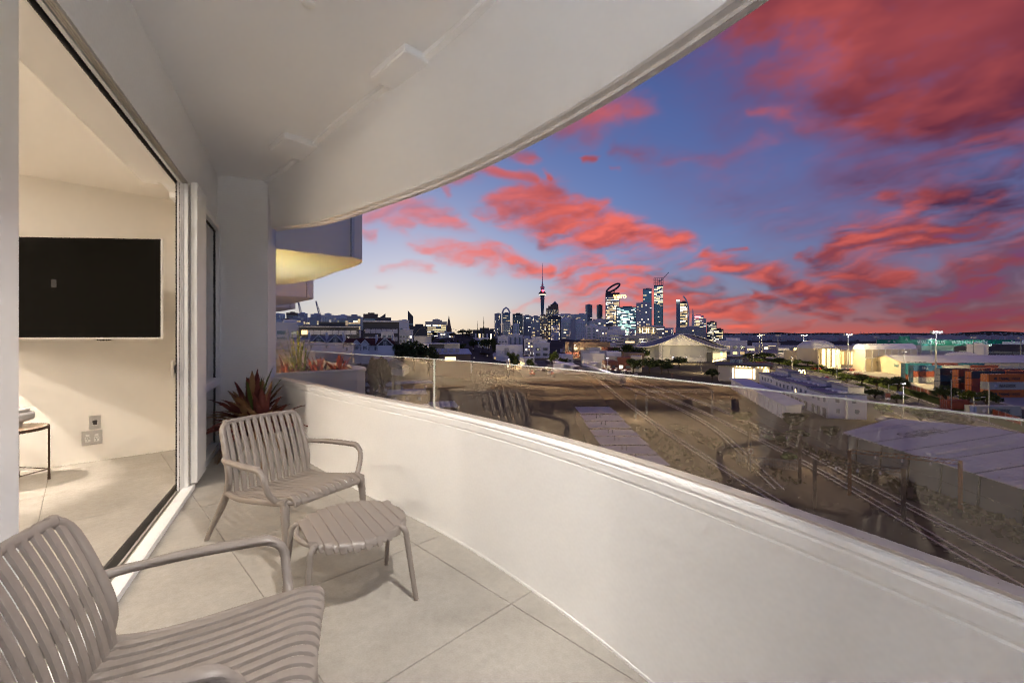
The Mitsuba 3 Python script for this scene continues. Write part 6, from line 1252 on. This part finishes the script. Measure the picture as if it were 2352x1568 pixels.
# villas on the left
def villa(u0, u1, ridge, eave, basev, d, gables, label, roofm='roof_tile'):
    k = thing('villa', label, 'house'); F, ex, ey, w = footprint(u0, u1, d, 9); z = lambda v: (HOR - v) / FOCAL * d
    zb = z(basev) - 6; ze, zr = z(eave), z(ridge)
    part(k, 'wall', prism(F, zb, ze), 'town_white')
    r0, r1 = F[0] - ex * .6 - ey * .8, F[1] + ex * .6 - ey * .8; m0, m1 = F[0] + ey * 4.5 + ex * .6, F[1] + ey * 4.5 - ex * .6; b0, b1 = F[3] - ex * .6 + ey * .6, F[2] + ex * .6 + ey * .6
    part(k, 'roof', (np.array([[*r0, ze], [*r1, ze], [*m1, zr], [*m0, zr], [*b0, ze], [*b1, ze]]), np.array([[0, 1, 2], [0, 2, 3], [3, 2, 5], [3, 5, 4], [0, 3, 4], [1, 5, 2]])), roofm)
    for g0, g1, gt, ge, wn in gables:
        G2, gx, gy, gw = footprint(g0, g1, d - 1.2, 5); zg, zz = z(gt), z(ge); c = (G2[0] + G2[1]) / 2
        part(k, 'gable', (np.array([[*G2[0], zz], [*G2[1], zz], [*c, zg]]), np.array([[0, 1, 2]])), 'town_dark' if wn == 2 else 'town_white')
        part(k, 'gable_roof', (np.array([[*(G2[0] - gx * .3), zz - .15], [*(c - gy * .5), zg + .15], [*(c + gy * 5), zg + .15], [*(G2[0] - gx * .3 + gy * 5), zz - .15], [*(G2[1] + gx * .3), zz - .15], [*(G2[1] + gx * .3 + gy * 5), zz - .15]]), np.array([[0, 1, 2], [0, 2, 3], [1, 4, 5], [1, 5, 2]])), roofm)
        for a in (G2[0], G2[1]): part(k, 'barge_board', bar([*(a - gy * .55), zz - .1], [*(c - gy * .55), zg + .2], .30), 'white_plastic')
        part(k, 'bay', prism([G2[0] + gx * .4, G2[1] - gx * .4, G2[1] - gx * .4 + gy * 1.4, G2[0] + gx * .4 + gy * 1.4], zb, zz), 'town_white')
        hh = zg - zz
        if wn == 2:
            part(k, 'gable_batten', join([bar([*(c + gx * t - gy * .1), zz + hh * .66], [*(c + gx * t - gy * .1), zg - abs(t) * hh / (gw / 2) - .1], .16) for t in np.arange(-.9, 1, .36)]), 'white_plastic')
            part(k, 'gable_window', prism([c - gx * .9 - gy * .15, c + gx * .9 - gy * .15, c + gx * .9, c - gx * .9], zz + .2, zz + hh * .55), 'town_pale')
            for t in (-.45, .45): part(k, 'pane', prism([c + gx * (t - .3) - gy * .2, c + gx * (t + .3) - gy * .2, c + gx * (t + .3) - gy * .1, c + gx * (t - .3) - gy * .1], zz + .35, zz + hh * .5), 'town_glass')
        else:
            for t in (-.6, 0, .6): part(k, 'pane', prism([c + gx * (t - .22) - gy * .1, c + gx * (t + .22) - gy * .1, c + gx * (t + .22), c + gx * (t - .22)], zz - 2.4, zz - .7), 'town_glass')
    for t in np.linspace(.08, .92, 5): q = F[0] + ex * w * t; part(k, 'window', prism([q - ex * .4 - ey * .1, q + ex * .4 - ey * .1, q + ex * .4, q - ex * .4], ze - 2.4, ze - .8), 'town_glass')
    part(k, 'chimney', obox((*(F[0] + ey * 3), ze), (.9, .9, zr - ze + 1.6)), 'town_pale'); part(k, 'chimney', obox((*(F[1] - ex * .6 + ey * 3), ze), (.9, .9, zr - ze + 1.4)), 'town_pale')
villa(668, 712, 775, 786, 812, 205, (), 'dark roofed villa farthest left behind the planter grasses', 'dark_roof')
villa(713, 752, 771, 788, 815, 205, ((716, 747, 769.5, 786, 2),), 'dark villa with a steep black and white gable, left of its twin', 'dark_roof')
villa(753, 791, 771, 788, 815, 205, ((753, 788, 769.5, 787, 2),), 'dark villa with a steep black and white gable, right of its twin', 'dark_roof')
villa(793, 867, 777, 793, 822, 200, ((808, 829, 781, 791, 1), (828, 848, 781, 791, 1)), 'white villa with a red tiled roof and two small gables')
villa(866, 905, 776, 793, 822, 200, ((866, 903, 776, 793, 2),), 'white villa with a tall pointed gable and round balcony arch')

# train, station, cars
k = thing('commuter_train', 'silver commuter train with lit windows on the curving track', 'train'); P = curve(TR[3][0], 300); S = np.r_[0, np.cumsum(np.linalg.norm(np.diff(P, axis=0), axis=1))]; s0 = float(S[np.argmin(abs(P[:, 1] - 176))])
for i in range(4):
    sa_, sb_ = s0 + i * 19.5, s0 + i * 19.5 + 19; pa_, pb_ = [np.array([np.interp(s, S, P[:, 0]), np.interp(s, S, P[:, 1])]) for s in (sa_, sb_)]; a = math.atan2(*(pb_ - pa_)[::-1]); L_ = np.linalg.norm(pb_ - pa_); W3 = lambda m: place_local(m, (pa_[0], pa_[1], GZ + .4), a)
    c = part(k, 'carriage', W3(rbox(0, L_, -1.4, 1.4, .5, 3.6, .3)), 'galvanised'); part(c, 'roof', W3(rbox(.3, L_ - .3, -1.15, 1.15, 3.6, 3.95, .12)), 'zinc_roof'); part(c, 'underframe', W3(box(.5, L_ - .5, -1.1, 1.1, .0, .5)), 'gasket')
    for s_ in (-1, 1): part(c, 'lit_window', W3(join([box(x, x + 1.5, s_ * 1.41 - .02, s_ * 1.41 + .02, 1.8, 2.7) for x in np.arange(1.2, L_ - 2, 2.0)])), 'town_glass', emit=COOL * .6)
    if i == 0:
        part(c, 'windscreen', W3(box(-.03, .0, -1.0, 1.0, 1.9, 3.0)), 'town_glass')
        for s_ in (-.9, .9): part(c, 'tail_light', W3(obox((-.1, s_, 1.2), (.1, .45, .45))), 'town_red', emit=RED * 9)
k = thing('platform_canopy', 'long platform canopy with a white roof edge at the station', 'canopy'); q0, q1 = spot(1262, HOR, 292), spot(1322, HOR, 235)
part(k, 'roof', join([bar([*q0[:2], GZ + 4.4], [*q1[:2], GZ + 4.4], 4.5, .35)]), 'tent_white'); part(k, 'lamp_strip', bar([*q0[:2], GZ + 4.0], [*q1[:2], GZ + 4.0], .3, .15), 'white_plastic', emit=COOL * 2.2)
for t in np.linspace(.05, .95, 8): q = q0 + (q1 - q0) * t; part(k, 'post', bar([q[0], q[1], GZ], [q[0], q[1], GZ + 4.3], .25), 'galvanised')
sheet('platform', [spot(1255, HOR, 300)[:2], spot(1300, HOR, 300)[:2], spot(1350, HOR, 225)[:2], spot(1300, HOR, 225)[:2]], GZ + .9, 'yard_concrete', 'station platform'); sheet('station_road', [spot(1180, HOR, 360)[:2], spot(1250, HOR, 360)[:2], spot(1275, HOR, 215)[:2], spot(1200, HOR, 215)[:2]], GZ + .12, 'asphalt', 'road and car park before the station')
RLp = np.random.default_rng(21)
for i in range(22):
    t = i / 21; u = 1338 + 118 * t + RLp.uniform(-6, 6); v = 834 + 26 * t + RLp.uniform(-7, 7); d = 20811 / (v + 12 - 770); p = spot(u, v, d)
    lamp_post('bright lamp post of the station yard', p[0], p[1], max(p[2] - GZ, 3), COOL * 6 if i % 3 else YEL * 6, GZ, 1, .62, group='lamp posts of the station yard', point=60 if i % 7 == 3 else 0)
for i, (u, v, d, lab) in enumerate(((1287, 823, 300, 'red railway signal before the station'), (1543, 860, 215, 'left red railway signal below the arena'), (1588, 869, 200, 'right red railway signal below the arena'), (1711, 802, 420, 'red traffic light at the far crossing'), (1722, 808, 400, 'red traffic light beside the far crossing'))):
    p = spot(u, v, d); k = thing('signal_light', lab, 'signal'); part(k, 'pole', tube([[p[0], p[1], GZ], [p[0], p[1], p[2]]], .12, 6), 'galvanised'); s = d * .0014
    for dz in (-.0, -d * .0055): part(k, 'lamp', obox((p[0], p[1] - .2, p[2] + dz), (s * 2, s, s * 2)), 'town_red', emit=RED * 12)
for i, (u, d, v, lab) in enumerate(((2076, 206, 806, 'thin grey pole by the cargo lettering'), (2041, 128, 882, 'street lamp over the low trees'), (2185, 122, 871, 'street lamp before the large round tree'), (2237, 104, 912, 'street lamp with a long arm near the containers'), (2272, 100, 878, 'street lamp at the orange containers'), (1880, 250, 815, 'street lamp by the bend of the road'), (1820, 235, 820, 'street lamp behind the restaurant sign'))):
    p = spot(u, v, d); k = thing('street_lamp', lab, 'street lamp'); part(k, 'pole', tube([[p[0], p[1], GZ], [p[0], p[1], p[2]]], .11, 7), 'galvanised'); part(k, 'arm', tube([[p[0], p[1], p[2] - .2], [p[0] + 2.2, p[1], p[2] + .0]], .05, 6), 'galvanised'); part(k, 'head', obox((p[0] + 2.3, p[1], p[2] - .05), (.8, .3, .14)), 'lamp_body')
for u, d, v, lab, m in ((2039, 127, 905, 'small pink and white banner on a street lamp', 'town_red'), (2235, 104, 935, 'pale blue banner on a street lamp', 'town_pale'), (1966, 150, 886, 'red and white banner beside the townhouses', 'town_red')):
    p = spot(u, v, d); k = thing('banner', lab, 'banner'); part(k, 'cloth', obox((p[0], p[1], p[2] - 1.0), (1.6, .05, 1.3)), m); part(k, 'white_strip', obox((p[0], p[1], p[2] - 1.6), (1.6, .05, .55)), 'white_plastic'); part(k, 'rod', tube([[p[0] - .8, p[1], GZ], [p[0] - .8, p[1], p[2] + .5]], .06, 6), 'galvanised')
CAR = None
def car(label, x, y, ang, m, z=GZ + .16, lights=None, group=None):
    k = thing('parked_car', label, 'car', group); W3 = lambda mm: place_local(mm, (x, y, z), ang)
    side = sg.Polygon([(-2.2, .35), (-2.25, .75), (-2.0, .95), (-1.2, 1.02), (-.6, 1.45), (.9, 1.48), (1.7, .98), (2.2, .92), (2.25, .5), (2.1, .32)]); sv, sf = prism(side, -.85, .85); sv = np.column_stack([sv[:, 0], sv[:, 2] * np.where(sv[:, 1] > 1.1, .82, 1.0), sv[:, 1]])
    part(k, 'body', W3((sv, sf)), m); gl_ = sg.Polygon([(-1.05, 1.04), (-.55, 1.40), (.85, 1.42), (1.5, 1.02)]); gv, gf = prism(gl_, -.86, .86); gv = np.column_stack([gv[:, 0], gv[:, 2] * np.where(gv[:, 1] > 1.2, .86, 1.0), gv[:, 1]]); part(k, 'glass', W3((gv, gf)), 'town_glass')
    for a in (-1.35, 1.35):
        for b in (-.80, .80): part(k, 'wheel', W3(tube([[a, b - .1, .32], [a, b + .1, .32]], .32, 14)), 'gasket')
    for s_ in (-.6, .6): part(k, 'headlight', W3(obox((2.24, s_, .62), (.06, .35, .16))), 'white_plastic', emit=lights); part(k, 'tail_light', W3(obox((-2.26, s_, .7), (.06, .35, .16))), 'town_red')
mat('car_silver', (.45, .46, .47), .3, metallic=.5); mat('car_white', (.75, .75, .75), .3); mat('car_black', (.02, .02, .022), .25); mat('car_red', (.3, .03, .03), .3)
p = spot(2037, HOR, 103); car('silver estate car parked beside the end of the townhouse row', p[0], p[1], .1, 'car_silver')
RC = np.random.default_rng(6)
for i in range(16):
    u = 1215 + RC.uniform(0, 60); d = RC.uniform(225, 300); p = spot(u - (d - 225) * .1, HOR, d); car('car in the dim station car park', p[0], p[1], RC.uniform(1.2, 2.0), ['car_white', 'car_silver', 'car_black', 'car_red'][i % 4], group='cars in the station car park')
for i in range(10):
    p = spot(RC.uniform(1936, 1958), HOR, RC.uniform(250, 262)) if i < 3 else spot(RC.uniform(1868, 1885), HOR, RC.uniform(262, 275)); car('car parked outside the domed hall', p[0], p[1], RC.uniform(0, 3), ['car_red', 'car_silver', 'car_black'][i % 3], group='cars outside the domed hall')
for i, (s, off) in enumerate(((70, -3), (110, 2.5), (150, -5), (205, 3), (260, -2), (300, 5))):
    p, a = road_at(s, off); car(f'{("dark", "white", "silver", "red", "dark", "white")[i]} car on the wide road, {("nearest", "second", "third", "fourth", "fifth", "farthest")[i]} of the six', p[0], p[1], a + (math.pi if off < 0 else 0), ['car_black', 'car_white', 'car_silver', 'car_red', 'car_black', 'car_white'][i], lights=COOL * 6)

# neighbouring balconies
def neighbour(dx, dy, label, i):
    k = thing('neighbour_balcony', label, 'balcony'); o = np.array([dx, dy])
    oc = curve([(-2.09, 6.01), (-2.28, 6.42), (-2.81, 7.03), (-3.6, 8.0), (-4.97, 9.05), (-6.2, 9.6)], 40); pl = [(-2.86, 5.22), (-2.13, 5.85), *oc.tolist(), (-7.5, 8.5), (-6, 6.0)]
    P = sg.Polygon(np.array(pl) + o); sl = prism(P, 1.05, 1.9); part(k, 'roof_slab', sl, 'ceiling_paint')
    part(k, 'joint', prism([np.array((-2.176, 5.801)) + o, np.array((-2.16, 5.815)) + o, np.array((-2.15, 5.80)) + o, np.array((-2.166, 5.786)) + o], 1.05, 1.9), 'track_metal')
    rim = P.buffer(.04).difference(P.buffer(-.12)); part(k, 'parapet', prism(rim, -2.4, -.49), 'plaster')
    part(k, 'parapet_cap', prism(P.buffer(.055).difference(P.buffer(-.135)), -.489, -.462), 'white_metal')
    part(k, 'floor', prism(P.buffer(-.1), -2.4, -1.25 if i else -.62), 'soil' if i == 0 else 'concrete')
    for a, b in (((-2.83, 5.33), (-2.19, 5.90)),): 
        a, b = np.array(a) + o, np.array(b) + o; part(k, 'glass_pane', quads([[[*a, -.47], [*b, -.47], [*b, -.125], [*a, -.125]]]), 'clear_glass'); part(k, 'glass_edge', tube([[*b, -.47], [*b, -.125]], .006, 4), 'glass_edge'); part(k, 'glass_edge', tube([[*a, -.125], [*b, -.125]], .005, 4), 'glass_edge')
    q = P.buffer(-.05).exterior.coords; g = np.array([(-2.19, 5.95), (-2.35, 6.40), (-2.87, 7.05), (-3.66, 7.98), (-5.0, 9.0)]) + o; g = curve(g, 24); part(k, 'glass_pane', sweep(g, [(0, -.47), (0, -.125)], loop=False), 'clear_glass', smooth=True)
    part(k, 'glass_edge', sweep(g, [(-.005, -.126), (.005, -.126), (.005, -.121), (-.005, -.121)]), 'glass_edge')
neighbour(0, 0, 'next balcony with a planter of pink bromeliads and a warm lit roof underside', 0); neighbour(-3.5, 6.1, 'second balcony beyond with a grey roof underside', 1); neighbour(-6.3, 10.65, 'third and farthest balcony of the row', 2)
k = thing('apartment_facade', 'plain white facade behind the neighbouring balconies', 'building'); part(k, 'wall', prism([(-3.72, 5.06), (-13.5, 22), (-14, 22), (-4.3, 5.0)], -24, 2.6), 'plaster')
k = thing('unseen_wall_lamp', 'unseen warm lamp on the neighbouring balcony, placed to light its roof underside', 'wall lamp'); part(k, 'bracket', box(-4.2, -4.0, 6.05, 6.15, .15, .25), 'white_metal'); part(k, 'lamp', lathe([(0, .05), (.07, .08), (.08, .2), (.07, .32), (0, .35)], 16, (-3.95, 6.5, 0)), 'white_plastic', smooth=True, emit=ORA * [1, 1.05, 1.1] * LAMP_NEXT, weight=2.0)  # lamp out of view, placed to warm the neighbouring roof underside
for i, (x, y) in enumerate(((-2.62, 5.93), (-2.40, 5.98), (-2.98, 5.72), (-2.80, 6.15))):
    k = thing('pink_bromeliad', ('pink bromeliad in the middle of the neighbouring planter', 'pink bromeliad at the glass corner of the neighbouring planter', 'pink bromeliad at the left of the neighbouring planter', 'pink bromeliad behind the others in the neighbouring planter')[i], 'plant')
    plant_tuft(k, (x, y, -.64), 17, .40, ['pink_leaf', 'pink_leaf', 'bromeliad_red'], 71 + i, (.1, 1.0), .055)
for i, (x, y) in enumerate(((-2.88, 5.78), (-2.78, 5.70))):
    k = thing('grass_clump', ('tall yellow green grass clump at the left of the neighbouring planter', 'shorter yellow green grass clump before the pink bromeliads')[i], 'plant'); plant_tuft(k, (x, y, -.62), 20, .72 if i == 0 else .5, ['grass_leaf'], 91 + i, (.05, .55), .020, .5, 'blade')
